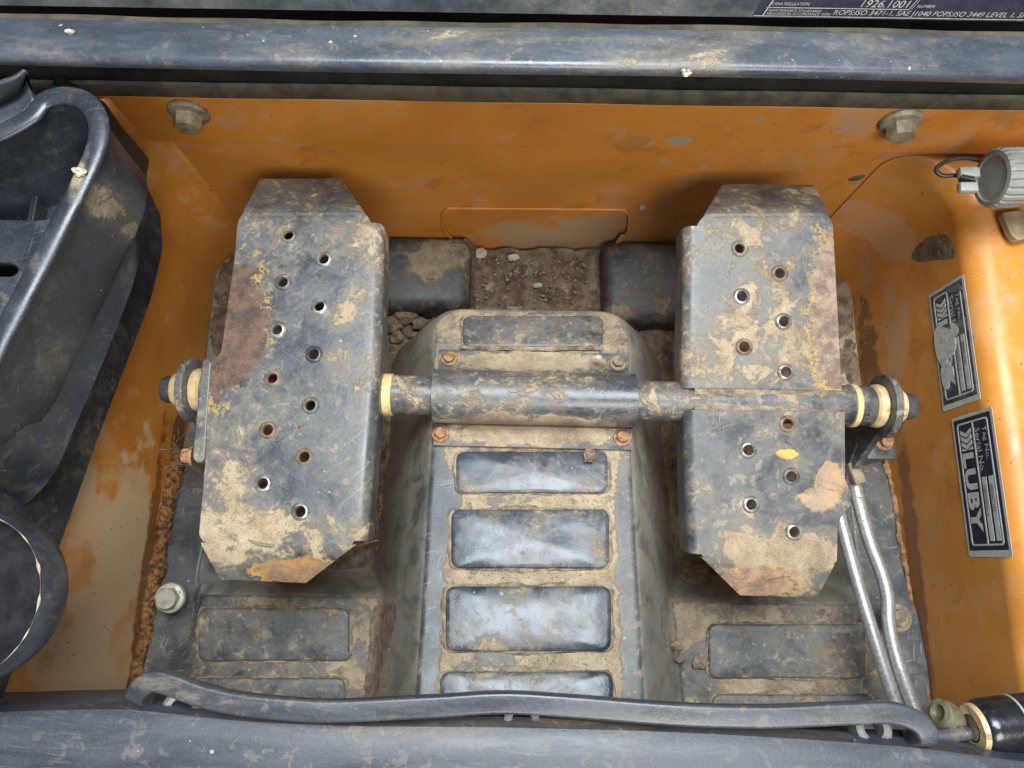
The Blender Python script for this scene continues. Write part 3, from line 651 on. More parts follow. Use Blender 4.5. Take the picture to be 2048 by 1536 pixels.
# ------------------------------------------------------------------ pedal shaft and its cover
SZ = 0.088; SR = 0.0185
sl = at(345, 779, SZ); sr = at(1800, 813, SZ); sdir = (sr - sl).normalized()
def on_shaft(px):
    a, b = at(px, 700, SZ), at(px, 900, SZ); d = (b - a); u = Vector((d.x, d.y)); w = Vector((sdir.x, sdir.y)); q = Vector((a.x - sl.x, a.y - sl.y))
    k = (q.x * u.y - q.y * u.x) / (w.x * u.y - w.y * u.x); return sl + sdir * k
def sect(pa, pb, r, name, mat, parent, bev=.001, mk_r=None):
    a, b = on_shaft(pa), on_shaft(pb); L = (b - a).length
    return mk(name, lathe([(r - bev, 0), (r, bev), (r, L - bev), (r - bev, L)], a, sdir, 36), mat, parent)
t = thing('pedal_shaft', on_shaft(1060), 'dark painted cross shaft joining both pedals through the bolted cover', 'shaft')
sect(380, 1730, SR - .0012, 'tube', m_shaft, t)
sect(786, 880, SR, 'sleeve', m_shaft, t)
sect(768, 787, SR + .0012, 'bushing_ring', m_brass, t, .0006)
t = thing('shaft_cover', on_shaft(1066) - Vector((0, 0, SZ - .06)), 'bolted half-round cover clamping the shaft to the tunnel top', 'cover')
ca, cb = on_shaft(868), on_shaft(1268)
y_sh = (ca.y + cb.y) / 2
yt0, yt1 = at(1066, 697, .068).y, at(1066, 738, .070).y
yb0, yb1 = at(1066, 850, .074).y, at(1066, 895, .075).y
def ztop_fl(y): return ztun(min(y, .2045)) + .0052
RC = .0248
pts = [(yt0, ztop_fl(yt0)), (y_sh + RC + .003, ztop_fl(y_sh + RC + .003)), (y_sh + RC, ztop_fl(y_sh + RC) + .003)]
pts += [(y_sh + RC * cos(a), SZ + RC * sin(a) * .98) for a in [pi * i / 22 for i in range(0, 23)] if SZ + RC * sin(a) > ztop_fl(y_sh) + .004]
pts += [(y_sh - RC, ztop_fl(y_sh - RC) + .003), (y_sh - RC - .003, ztop_fl(y_sh - RC - .003)), (yb1, ztop_fl(yb1))]
inn = [(y, z - .0045) if abs(y - y_sh) > RC else (y_sh + (y - y_sh) * .83, z - .0045) for y, z in pts][::-1]
slope = sdir.y / sdir.x
mk('half_round_shell', profx(pts + inn, ca.x, cb.x, 12, lambda x: ((x - (ca.x + cb.x) / 2) * slope, 0)), m_cover, t, ang=40)
for (px, py, mt) in ((897, 712, m_rustbolt), (1239, 721, m_boltd), (882, 870, m_rustbolt), (1243, 878, m_rustbolt)):
    p = at(px, py, .07); p.z = ztop_fl(p.y) - .0005
    b = mk('bolt', hexhead(p, (0, .18, 1), .0085, .0022, .0058, .0045, random.random()), mt, t)

# ------------------------------------------------------------------ foot pedals
def hole_rim_mesh(name, r, n, mat, parent, pos):
    V, Fc = lathe([(r, -.003), (r, .0010), (r * 1.12, .0017), (r * 1.35, .0015), (r * 1.75, .0003), (r * 1.9, -.001)], (0, 0, 0), n, 20)
    Fc = [f for f in Fc if len(f) == 4]
    me = bpy.data.meshes.new(name); me.from_pydata([tuple(v) for v in V], [], Fc); me.update(); smooth(me, 60)
    me.materials.append(mat)
    o = bpy.data.objects.new(name, me); COL.objects.link(o); o.parent = parent; o.location = Vector(pos) - wloc(parent); return o
def side_flange(name, pts, n, outdir, mat, parent, rad=.010, depth=.034):
    """rounded edge turned down from the plate along pts"""
    V = []; Fc = []; n = Vector(n)
    prof = [(-.006, .0003)] + [(rad * sin(a), -rad + rad * cos(a) + .0003) for a in [pi / 2 * i / 8 for i in range(9)]] + [(rad, -depth), (rad - .004, -depth), (rad - .004, -rad)] + [(-.006, -.0035)]
    for p in pts:
        for (q, h) in prof: V.append(Vector(p) + Vector(outdir) * q + n * h)
    k = len(prof)
    for i in range(len(pts) - 1):
        for q in range(k): Fc.append((i * k + q, i * k + (q + 1) % k, (i + 1) * k + (q + 1) % k, (i + 1) * k + q))
    Fc.append(tuple(range(k))[::-1]); Fc.append(tuple((len(pts) - 1) * k + q for q in range(k)))
    return mk(name, (V, Fc), mat, parent, ang=40)
HR = .0048
# left pedal: one level plate
ZL = 0.122
t = thing('foot_pedal', at(590, 790, ZL) - Vector((0, 0, .03)), 'left foot pedal, one long muddy plate with twelve holes and a rusty left edge', 'pedal')
m = frame((0, 0, ZL), (1, 0, 0), (0, 1, 0)); N = Vector((0, 0, 1))
outl = [(487, 424), (730, 424), (745, 447), (737, 745), (710, 1078), (704, 1090), (410, 1086), (397, 1073), (410, 925), (418, 722), (441, 708), (468, 520), (475, 440)]
o2 = rounded([Vector(q) for q in to2d(m, [at(x, y, ZL) for x, y in outl])], [.004, .008, .008, 0, .003, .002, .003, .005, .004, .004, .008, 0, .006], 5)
holesL = [(577, 471), (648, 519), (566, 565), (639, 613), (555, 660), (628, 709), (545, 757), (621, 811), (536, 860), (609, 914), (526, 967), (601, 1023)]
hl = [circle2(to2d(m, [at(x, y, ZL)])[0], HR, 18, .03) for x, y in holesL]
mk('tread_plate', plate2d(o2, hl, .004, .0007, m), m_pedal_l, t)
r0 = None
for (x, y) in holesL:
    if r0 is None: r0 = hole_rim_mesh('hole_rim', HR * .94, N, m_pedal_l, t, at(x, y, ZL))
    else:
        c_ = copy_part(r0, t, at(x, y, ZL)); c_.material_slots[0].link = 'OBJECT'; c_.material_slots[0].material = random.choice((m_pedal_l, m_rimmetal, m_rimrust))
ed = [at(x, y, ZL) for x, y in ((745, 446), (742, 600), (736, 745), (724, 910), (710, 1082))]
side_flange('side_flange', catmull(ed, 5), N, (1, 0.05, 0), m_pedal_l, t)
def flap(name, crease, end, zc_, ze, mat, parent, n_plate, thick=.004):
    """end of the plate bent down: crease px pair at zc_, end px pair at ze"""
    A, B = [at(x, y, zc_) if not callable(zc_) else zc_(x, y) for x, y in crease]; C, D = [at(x, y, ze) for x, y in end]
    nu, nv, a_ = 10, 14, .22; V = []
    n_ = Vector(n_plate); dirv = ((C + D) / 2 - (A + B) / 2)
    for lay in (0, 1):
        for j in range(nv + 1):
            v = j / nv; g = (v * v / (2 * a_) if v < a_ else v - a_ / 2) / (1 - a_ / 2)
            for i_ in range(nu + 1):
                u = i_ / nu; top = A.lerp(B, u); end = C.lerp(D, u); p = top.lerp(end, v)
                plane_z = top.z - (n_.x * (p.x - top.x) + n_.y * (p.y - top.y)) / n_.z      # height if the plate ran on flat
                p.z = plane_z + (end.z - (top.z - (n_.x * (end.x - top.x) + n_.y * (end.y - top.y)) / n_.z)) * g + .0002
                ck = .0008 if (v == 1 or u in (0, 1)) else 0
                V.append(p - Vector((0, 0, ck)) if lay == 0 else p - n_ * thick)
    w = nu + 1; L_ = w * (nv + 1); Fc = []
    for j in range(nv):
        for i_ in range(nu):
            q = (j * w + i_, j * w + i_ + 1, (j + 1) * w + i_ + 1, (j + 1) * w + i_); Fc += [q, tuple(L_ + k for k in q[::-1])]
    rim_ = [i_ for i_ in range(w)] + [j * w + nu for j in range(1, nv + 1)] + [nv * w + i_ for i_ in range(nu - 1, -1, -1)] + [j * w for j in range(nv - 1, 0, -1)]
    for k in range(len(rim_)):
        p, q = rim_[k], rim_[(k + 1) % len(rim_)]; Fc.append((p, L_ + p, L_ + q, q))
    mk(name, (V, Fc), mat, parent, ang=50)
flap('toe_flap', ((484, 436), (734, 433)), ((520, 357), (681, 356)), ZL, .088, m_pedal_l, t, N)
flap('heel_flap', ((401, 1085), (712, 1089)), ((440, 1159), (611, 1166)), ZL, .110, m_pedal_l, t, N)
# welded side bar with its pivot bolt
bp = rounded([Vector(q) for q in to2d(m, [at(x, y, ZL + .0004) for x, y in ((411, 716), (404, 722), (384, 915), (393, 927), (409, 922), (423, 722))])], .004, 4)
M5 = m.copy(); M5.translation = Vector((0, 0, ZL + .0006)); mk('side_bar', plate2d(bp, [], .034, .0015, M5), m_brk, t)
p = at(388, 912, ZL - .022); mk('bolt', hexhead(p, (-1, 0, .1), .009, .003, .007, .007), m_rustbolt, t)

# right pedal: two plates welded to the tube, front end raised
NR = Vector((0, -.16, 1)).normalized(); PR0 = Vector((0, on_shaft(1530).y, SZ + SR + .0022))
t = thing('foot_pedal', on_shaft(1530) + Vector((0, 0, -.01)), 'right foot pedal in two scuffed plates either side of the cross tube', 'pedal')
mR = frame(PR0, (1, 0, 0), (0, 1, .16))
def ar(x, y): return atp(x, y, PR0, NR)
def plateR(name, outl, rad, holes):
    q = rounded([Vector(v) for v in to2d(mR, [ar(x, y) for x, y in outl])], rad, 5)
    hh = [circle2(to2d(mR, [ar(x, y)])[0], HR, 18, .04) for x, y in holes]
    return mk(name, plate2d(q, hh, .004, .0007, mR), m_pedal_r, t)
h1 = [(1479, 497), (1559, 547), (1483, 593), (1567, 643), (1488, 694), (1571, 744)]
h2 = [(1575, 848), (1496, 900), (1582, 953), (1502, 1009), (1588, 1064)]
plateR('front_plate', [(1412, 426), (1645, 424), (1666, 440), (1684, 782), (1386, 776), (1390, 452)], [.006, .004, .006, .001, .001, .009], h1)
plateR('rear_plate', [(1390, 819), (1690, 823), (1691, 960), (1704, 985), (1703, 1012), (1677, 1040), (1674, 1125), (1660, 1130), (1408, 1116), (1398, 1104)], [.001, .001, .004, .004, .004, .006, .003, .002, .002, .004], h2)
r0 = None
for (x, y) in h1 + h2:
    if r0 is None: r0 = hole_rim_mesh('hole_rim', HR * .94, NR, m_pedal_r, t, ar(x, y))
    else:
        c_ = copy_part(r0, t, ar(x, y)); c_.material_slots[0].link = 'OBJECT'; c_.material_slots[0].material = random.choice((m_pedal_r, m_rimmetal, m_rimrust))
side_flange('side_flange', catmull([ar(x, y) for x, y in ((1390, 452), (1389, 600), (1386, 776))], 6), NR, (-1, 0, 0), m_pedal_r, t)
side_flange('side_flange', catmull([ar(x, y) for x, y in ((1391, 820), (1394, 960), (1399, 1108))], 6), NR, (-1, 0, 0), m_pedal_r, t)
flap('toe_flap', ((1405, 436), (1655, 434)), ((1446, 367), (1628, 369)), lambda x, y: ar(x, y), .100, m_pedal_r, t, NR)
flap('heel_flap', ((1402, 1114), (1670, 1128)), ((1481, 1191), (1635, 1195)), lambda x, y: ar(x, y), .072, m_pedal_r, t, NR)
sect(1268, 1725, SR + .0001, 'cross_tube', m_shaft, t)
V = []; nx_ = 70
for i in range(nx_ + 1):
    px = 1390 + 292 * i / nx_; a, b = ar(px, 776 + 6 * i / nx_), ar(px, 820 + 4 * i / nx_)
    for j in range(7):
        v = j / 6; p = a.lerp(b, v); e = abs(v - .5) * 2
        V.append(p + NR * (-.0035 + .0026 * e * e + .0022 * mnoise.noise(p * 90) + .001 * mnoise.noise(p * 300) - .0035 * sstep(.35, .75, i / nx_) * (1 - e)))
Fc = [(i * 7 + j, i * 7 + j + 1, (i + 1) * 7 + j + 1, (i + 1) * 7 + j) for i in range(nx_) for j in range(6)]
mk('packed_dirt', (V, Fc), m_packed, t, ang=70)

# ------------------------------------------------------------------ pivot brackets with bushings
def bracket(pxp, side, label, pe, foot):
    c = on_shaft(pxp); t = thing('pivot_bracket', c - Vector((0, 0, .12)), label, 'bracket')
    r = .030
    pts = [(r * cos(a), r * sin(a)) for a in [R(-35) + R(215 + 30) * i / 24 for i in range(25)]]     # local x = y, local y = z
    pts += [(-.055, -.075), (-.060, -.135), (.02, -.135)]
    m = frame((c.x + .0035, c.y, c.z), (0, 1, 0), (0, 0, 1))
    hole = circle2((0, 0), .012, 20)
    mk('plate', plate2d(rounded([Vector(q) for q in pts], .002, 3), [hole], .007, .0012, m), m_brk, t)
    s = side
    mk('outer_bushing', lathe([(.010, 0), (.0155, .0005), (.0168, .003), (.0165, .009), (.0150, .0118), (.009, .012)], c + Vector((s * .0035, 0, 0)), (s, 0, 0), 28), m_cream, t)
    mk('pin_end', lathe([(.0125, 0), (.0125, .008), (.0112, .011), (.006, .012), (0, .0122)], c + Vector((s * .0150, 0, 0)), (s, 0, 0), 24), m_pin, t)
    mk('inner_bushing', lathe([(.010, 0), (.0195, .0005), (.0205, .003), (.0198, .0075), (.0175, .0095), (.010, .0098)], c + Vector((-s * .0035, 0, 0)), (-s, 0, 0), 28), m_cream, t)
    return t, c
t, c = bracket(384, -1, 'left pivot bracket with cream bushings beside the orange left panel', 0, 0)
mk('spacer', lathe([(.0175, 0), (.019, .001), (.019, .010), (.0175, .011)], c + Vector((.0135, 0, 0)), (1, 0, 0), 28), m_brk, t)
t, c = bracket(1768, 1, 'right pivot bracket with cream bushings beside the right panel stickers', 0, 0)
mk('spacer', lathe([(.0165, 0), (.0185, .001), (.0185, .012), (.0165, .013)], c + Vector((-.0135, 0, 0)), (-1, 0, 0), 28), m_neck, t)
mk('shaft_ring', lathe([(.017, 0), (.0202, .0006), (.0202, .0056), (.017, .0062)], c + Vector((-.0275, 0, 0)), (-1, 0, 0), 28), m_brass, t)
p = at(1760, 893, .012)
mk('foot_flange', box((p.x - .014, p.y - .013, p.z - .004), (p.x + .016, p.y + .020, p.z), .002), m_brk, t)
mk('bolt', hexhead(p + Vector((.004, .006, 0)), (0, -.2, 1), .010, .003, .0065, .006), m_rustbolt, t)
p = Vector((p.x, p.y, -.05)); mk('post', box((p.x - .012, p.y - .012, -.05), (p.x + .015, p.y + .018, .008), .003), m_brk, t)

# ------------------------------------------------------------------ steel pipes beside the right pedal
def pipe(pxs, zs, r, label):
    path = catmull([at(x, y, z) for (x, y), z in zip(pxs, zs)], 8)
    o = mk('steel_pipe', sweep(path, circ(r, 20), (0, 0, 1)), m_steel, None, ang=60); tag(o, label, 'pipe', 'bare steel pipes right of the pedals')
pipe([(1655, 930), (1690, 1075), (1746, 1270), (1818, 1490)], [.0, .01, .02, .02], .0063, 'straight bare steel pipe running closest to the right pedal')
pipe([(1700, 900), (1712, 980), (1735, 1070), (1764, 1150), (1775, 1195), (1777, 1240), (1788, 1300), (1812, 1375), (1846, 1470)], [.0, .005, .01, .015, .018, .02, .022, .024, .02], .0065, 'bent bare steel pipe with a kink, next to the right wall')
p = at(1712, 950, .012)
o = mk('pipe_clip', sweep([at(1703, 925, .016), at(1712, 948, .016), at(1718, 965, .014)], rrect(.012, .010, .002), (0, 0, 1)), m_boltd, None); tag(o, 'small rusty pipe clip just right of the right pedal', 'clip')
lk = mk('link_arm', sweep(catmull([at(1745, 850, .05), at(1718, 890, .03), at(1700, 935, .01), at(1690, 1000, -.01)], 5), rrect(.010, .012, .002), (0, 0, 1)), m_brk, None); tag(lk, 'dark link arm hanging under the right pedal beside its bracket', 'link')

# ------------------------------------------------------------------ top: cross rail, seal, bulkhead, frame panel
x_l, x_r = at(-260, 100, .29).x, at(2150, 100, .29).x
prof = [(.3815, .2795), (.3815, .2900), (.3795, .2916), (.3700, .2938), (.3600, .2958), (.3520, .2974), (.3475, .2979), (.3442, .2968), (.3424, .2945), (.3420, .2920), (.3420, .2898), (.3434, .2890), (.355, .2910), (.372, .285), (.378, .2795)]
o = mk('cross_rail', profx(prof, x_l, x_r, 30, lambda x: (-x * .003, .0012 * sin(x * 9))), m_rail, None, ang=35)
mk('dust_ledge', profx([(.3818, .2795), (.3818, .2850), (.386, .2858), (.3905, .2845), (.3905, .2795)], x_l, x_r, 40, lambda x: (-x * .003, .0012 * sin(x * 9) + .0006 * sin(x * 53))), m_ledge, o)
tag(o, 'scraped blue-black steel cross rail above the orange front panel', 'rail')
pz = aty(1000, 184, .3925).z
o = mk('seal_strip', profx([(.3925, ztop + .0015), (.3925, pz - .003), (.394, pz), (.3975, pz), (.3975, ztop + .0015)], XL - .1, XR + .1, 24, lambda x: (.0003 * sin(x * 31), 0)), m_ledge, None)
tag(o, 'dusty olive seal strip between the front panel and the rail', 'seal')
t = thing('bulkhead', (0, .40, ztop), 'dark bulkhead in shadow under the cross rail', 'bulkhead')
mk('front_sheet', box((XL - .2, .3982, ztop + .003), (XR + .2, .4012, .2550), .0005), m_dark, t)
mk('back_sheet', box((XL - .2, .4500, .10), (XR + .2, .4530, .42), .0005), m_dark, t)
fa, fb = Vector((0, .402, aty(1000, 27, .402).z)), Vector((0, .445, .40)); fu = (fb - fa).normalized()
fn = Vector((1, 0, 0)).cross(fu)
fp = thing('frame_panel', fa, 'dark dusty cab frame panel along the top edge above the rail', 'panel')
mP = frame(fa, (1, 0, 0), fu)
rl = sdir.y * 0 - .003
mk('sheet', plate2d([(-.6, .006 * 0 - -.6 * .0), (.6, 0), (.6, .15), (-.6, .15)], [], .0016, .0004, mP), m_frame, fp)
# certification label on the frame panel (lower edge of it in view)
def af(x, y): return atp(x, y, fa, fn)
mLb = mP.copy(); mLb.translation = fa + fn * .0005
def f2(x, y): return to2d(mP, [af(x, y)])[0]
st = thing('sticker', af(1800, 20), 'dark certification label with grey italic standards text along the top edge', 'sticker')
a = f2(1505, 31); b = f2(2048, 31); c1 = f2(1520, 0)
yb = min(a[1], b[1]); hh = .040
base = [(a[0], a[1]), (b[0] + .06, a[1] + .0), (b[0] + .06, a[1] + hh), (a[0] + .012, a[1] + hh)]
mk('label_base', plate2d([Vector(q) for q in base], [], .0004, 0, frame(fa + fn * .0005, (1, 0, 0), fu)), m_labb, st)
mT = frame(fa + fn * .0008, (1, 0, 0), fu)
u0 = a[1]; pxm = (b[0] - a[0]) / 543.0; pym = abs(f2(1800, 31)[1] - f2(1800, 0)[1]) / 31
def X(px): return a[0] + (px - 1505) * pxm
def Y(py): return u0 + (31 - py) * pym
def lbl(body, xa, xb, ya, yb_, sh=.25): mk('lettering', text_mesh(body, (X(xa), X(xb), Y(yb_), Y(ya)), mT, sh), m_lab, st)
lbl('OSHA REGULATION', 1536, 1611, 2, 8); lbl('1926.1001', 1713, 1809, -5, 9.5); lbl('NUMBER', 1825, 1860, 3, 9)
lbl('PERFORMANCE STANDARDS', 1533, 1640, 16, 21.3); lbl('MEASURED IN ACCORDANCE', 1531, 1638, 22.4, 27.7); lbl('WITH', 1641, 1659, 22.4, 27.7)
lbl('ROPS:ISO 3471-1, SAE J1040 FOPS:ISO 3449 LEVEL 1, SAE', 1664, 2062, 15.5, 28.5)
def line(xa, ya, xb, yb_, w=1.5):
    p, q = Vector((X(xa), Y(ya))), Vector((X(xb), Y(yb_))); d = (q - p).normalized(); n_ = Vector((-d.y, d.x)) * w * pxm / 2
    V = [mT @ Vector((*v, .0001)) for v in (p + n_, q + n_, q - n_, p - n_)]; mk('ruled_line', (V, [(0, 1, 2, 3)]), m_lab, st)
line(1506, 30, 2120, 30, 1.6); line(1525, 29, 1540, -12, 2.4); line(1528, 12.8, 1812, 12.8, 1.6); line(1811, 13, 1822, -14, 1.4); line(1816, 13, 1827, -14, 1.0)

# ------------------------------------------------------------------ seat frame edge, rubber strip, strut
zs_ = .236
tops = [(-160, 1416), (0, 1412), (200, 1407), (300, 1411), (480, 1430), (700, 1440), (1050, 1444), (1400, 1455), (1800, 1481), (2048, 1512), (2250, 1535)]
path = catmull([at(x, y, zs_) for x, y in tops], 6)
sec = [(0, -.055), (.0005, -.006), (.0035, .0005), (.012, .0045), (.024, .006), (.037, .0045), (.05, .003), (.11, .0), (.42, -.004), (.42, -.055)]
sec = [(q, h) for q, h in sec]
o = mk('seat_frame', sweep(path, sec, (0, 0, 1)), m_seat, None, ang=40); tag(o, 'scraped dark seat frame edge along the bottom, nearest the viewer', 'seat frame')
t = thing('rubber_strip', at(1060, 1420, .236), 'long wavy grey rubber strip lying along the seat frame edge', 'rubber strip')
mid = [(262, 1425), (268, 1392), (305, 1362), (345, 1368), (405, 1390), (490, 1408), (610, 1419), (700, 1420), (880, 1411), (1010, 1404), (1150, 1412), (1360, 1428), (1530, 1432), (1690, 1426), (1775, 1424), (1828, 1440), (1851, 1467), (1855, 1490)]
path = catmull([at(x, y, .243) for x, y in mid], 6)
path = [Vector((p.x, p.y, .243 - .016 * (sstep(0.10, 0, i / len(path)) + sstep(.93, 1, i / len(path))))) for i, p in enumerate(path)]
mk('band', sweep(path, rrect(.0136, .011, .0024), (0, 0, 1)), m_rubber, t)
for (x, y, w) in ((362, 1416, .0125), (1044, 1440, .012), (1748, 1456, .0125)):
    p = at(x, y, .228)
    mk('eyelet', lathe([(w * .55, -.012), (w * .55, 0), (w * .78, .0018), (w, 0), (w, -.012)], p, (0.1, .25, 1), 24), m_grom, t)
mk('backing', sweep([at(x, y, .214) for x, y in ((280, 1432), (470, 1446), (700, 1453), (1050, 1456), (1400, 1467), (1840, 1495))], rrect(.02, .01, .002), (0, 0, 1)), m_rubberin, t)

t = thing('strut', at(2000, 1452, .2), 'glossy black hydraulic strut with a cream seal ring at bottom right corner', 'strut')
pa, pb = at(1948, 1456, .215), at(2500, 1396, .215); ax = (pb - pa).normalized(); L = (pb - pa).length
mk('cylinder', lathe([(.009, -.002), (.0145, .0), (.0175, .003), (.0185, .008), (.0185, L)], pa, ax, 36), m_strut, t)
mk('seal_ring', lathe([(.008, -.002), (.0150, -.0018), (.0160, 0), (.0160, .002), (.012, .003)], pa, ax, 36), m_cream, t)
for k in (.026,): mk('band', lathe([(.0180, k), (.0191, k + .0004), (.0191, k + .0016), (.0180, k + .002)], pa, ax, 36), m_clip, t)
mk('rod', lathe([(.0045, -.05), (.0045, 0)], pa + Vector((0, -.004, -.004)), ax, 20), m_brk, t)
q = at(1895, 1432, .205); ad = Vector((-.8, .25, .25)).normalized()
mk('fitting', lathe([(.0080, -.016), (.0084, -.002), (.0098, 0), (.0098, .0024), (.0084, .003), (.0084, .005), (.0096, .006), (.0096, .008), (.006, .009), (.0052, .005)], q, ad, 30), m_fit, t)

# ------------------------------------------------------------------ left: liner plate, storage tray, cup holder
xp = XL + .040
lin = [(120, 150), (212, 205), (246, 256), (300, 318), (291, 366), (322, 430), (326, 500), (302, 600), (205, 855), (110, 1120), (20, 1360), (-20, 1470)]
mL2 = frame((xp, 0, 0), (0, 1, 0), (0, 0, 1))
q = to2d(mL2, [atx(x, y, xp) for x, y in lin])
q = q + [(-.3, q[-1][1]), (-.3, max(q[0][1], .2)), (q[0][0] - .02, max(q[0][1], .2))]
o = mk('liner_plate', plate2d(rounded([Vector(v) for v in q], .004, 3), [], .005, .001, mL2), m_liner, None)
tag(o, 'thin black liner plate against the orange left panel behind the tray', 'liner')

t = thing('storage_tray', at(60, 600, .22), 'black moulded storage tray with a rolled rim at the left edge', 'tray')
ZR, ZB = .325, .215
rim = [(-140, 330), (-60, 292), (10, 262), (62, 232), (88, 203), (128, 192), (170, 203), (196, 240), (194, 292), (165, 362), (125, 440), (70, 548), (5, 672), (-60, 800), (-150, 900), (-330, 860), (-380, 600), (-300, 400)]
bot = [(-40, 330), (20, 290), (75, 265), (120, 240), (150, 222), (190, 215), (222, 255), (246, 322), (266, 400), (277, 465), (274, 540), (232, 660), (160, 830), (95, 965), (-10, 1030), (-160, 960), (-220, 640), (-150, 440)]
def ringpts(px, z, n=6): return catmull([at(x, y, z) for x, y in px], n, True)
rimp = ringpts(rim, ZR)
rimo = ringpts([(x + 12, y) for x, y in rim], ZR - .008)
def mixpx(a, k): return [(r[0] + (b[0] - r[0]) * k, r[1] + (b[1] - r[1]) * k) for r, b in zip(rim, bot)]
levels = [ringpts(mixpx(0, k), ZR + (ZB - ZR) * z) for k, z in ((.06, .02), (.35, .34), (.70, .68), (.92, .90), (1.0, .965))]
c0 = sum(levels[-1], Vector()) / len(levels[-1])
levels.append([c0.lerp(p, .955) + Vector((0, 0, ZB - levels[-1][0].z)) for p in levels[-1]])
levels.append([c0.lerp(p, .5) + Vector((0, 0, ZB - p.z)) for p in levels[-1]])
def loft(levels, cap=True):
    V = []; Fc = []; n = len(levels[0])
    for l in levels: V += [Vector(p) for p in l]
    for k in range(len(levels) - 1):
        for i in range(n): Fc.append((k * n + i, k * n + (i + 1) % n, (k + 1) * n + (i + 1) % n, (k + 1) * n + i))
    if cap: Fc.append(tuple((len(levels) - 1) * n + i for i in range(n)))
    return V, Fc
mk('outer_shell', loft(levels), m_black, t, ang=50)
cin = sum(rimp, Vector()) / len(rimp)
inner = [rimp, [cin.lerp(p, .985) + Vector((0, 0, -.03)) for p in rimp], [cin.lerp(p, .95) + Vector((0, 0, -.072)) for p in rimp], [cin.lerp(p, .90) + Vector((0, 0, -.078)) for p in rimp]]
mk('inner_pocket', loft(inner), m_black, t, ang=50)
mk('rim', sweep(rimp, [(.0070 * cos(a) , .0030 * sin(a)) for a in [2 * pi * i / 12 for i in range(12)]], (0, 0, 1), True), m_black, t, ang=80)
pts = [at(x, y, .292) for x, y in ((-260, 432), (80, 440), (118, 432), (60, 545), (-20, 690), (-90, 820), (-280, 820))]
ms = frame((0, 0, .292), (1, 0, 0), (0, 1, 0))
slot = rounded([Vector(v) for v in to2d(ms, [at(x, y, .292) for x, y in ((-120, 522), (25, 526), (38, 540), (25, 552), (-120, 552))])], .004, 4)
mk('inner_shelf', plate2d(rounded([Vector(v) for v in to2d(ms, pts)], .006, 4), [slot], .006, .0015, ms), m_black, t)
# neighbouring pocket lip at the front of the tray
cA = catmull([at(x, y, ZR) for x, y in ((-60, 285), (5, 252), (52, 228), (78, 200))], 6); cB = catmull([at(x, y, .300) for x, y in ((-70, 235), (2, 208), (42, 184), (48, 150))], 6)
cC = catmull([at(x, y, .330) for x, y in ((-80, 190), (0, 160), (28, 150), (46, 138))], 6)
V = cA + cB + cC; n = len(cA); Fc = [(k * n + i, k * n + i + 1, (k + 1) * n + i + 1, (k + 1) * n + i) for k in range(2) for i in range(n - 1)]
o = mk('front_lip', (V, Fc), m_black, t, ang=80)
sm_ = o.modifiers.new('s', 'SOLIDIFY'); sm_.thickness = .003

t = thing('cup_holder', at(-60, 1200, .2), 'round black cup holder at the lower left below the tray', 'cup holder')
cc = at(-85, 1195, .315)
prof = [(.0462, -.026), (.0480, -.026), (.0497, -.020), (.0502, -.012), (.0490, -.003), (.0478, 0), (.0464, -.001), (.0455, -.004), (.0450, -.020), (.0462, -.026)]
V, Fc = lathe(prof, cc, (0, 0, 1), 64); mk('cup_wall', (V, [f for f in Fc if len(f) == 4]), m_black, t)
mk('cup_floor', lathe([(.0456, -.015), (.0440, -.024), (.036, -.037), (.022, -.050), (0.0005, -.052)], cc, (0, 0, 1), 48), m_rubberin, t)
mk('rim_mud', sweep([cc + Vector((.0474 * cos(a), .0474 * sin(a), .0006)) for a in [R(-55) + R(130) * i / 40 for i in range(41)]], [(.0011 * cos(a), .0007 * sin(a)) for a in [2 * pi * i / 8 for i in range(8)]], (0, 0, 1), scale=lambda u: .05 + 1.5 * max(0, mnoise.noise(Vector((u * 11, 1, 2))))), m_grit, t)

# ------------------------------------------------------------------ right: ribbed cap with wire
cc = at(2008, 356, .165); ax = Vector((-1, -.06, .02)).normalized()
t = thing('filler_cap', cc - Vector((0, 0, .03)), 'ribbed grey plastic cap on a dark neck at the upper right', 'cap')
u = ax.orthogonal().normalized(); v = ax.cross(u)
V = []; Fc = []; NS = 24 * 8; rc_ = .0262
def ribr(i):
    k = (i % 8) / 8; return rc_ * (1.0 if k < .62 else .925)
rings = [(0, -.012), (1, -.0115), (1, .0085), (.965, .0115), (.78, .012), (.745, .0105), (.70, .0103), (0.02, .0103)]
for (k, h) in rings:
    for i in range(NS):
        a = 2 * pi * i / NS; r = ribr(i) if abs(k) == 1 else rc_ * k * (.965 if k > .9 else 1)
        V.append(cc + ax * h + (u * cos(a) + v * sin(a)) * max(r, .0004))
for k in range(len(rings) - 1):
    for i in range(NS):
        j = (i + 1) % NS; Fc.append((k * NS + i, k * NS + j, (k + 1) * NS + j, (k + 1) * NS + i))
Fc.append(tuple(range(NS))[::-1]); Fc.append(tuple((len(rings) - 1) * NS + i for i in range(NS)))
mk('ribbed_body', (V, Fc), m_grey, t, ang=30)
mk('neck', lathe([(.024, -.075), (.024, -.03), (.0215, -.028), (.0215, -.012)], cc, ax, 32), m_neck, t)
for k in (-.034, -.042, -.050): mk('neck_rib', lathe([(.0238, k), (.0256, k + .001), (.0256, k + .003), (.0238, k + .004)], cc, ax, 32), m_neck, t)
w = catmull([at(1962, 322, .15), at(1930, 316, .152), at(1895, 322, .15), at(1872, 338, .146), at(1884, 351, .144), at(1908, 351, .146), at(1926, 353, .15), at(1946, 358, .152)], 6)
mk('wire', sweep(w, circ(.0019, 10), (0, 0, 1)), m_wire, t)
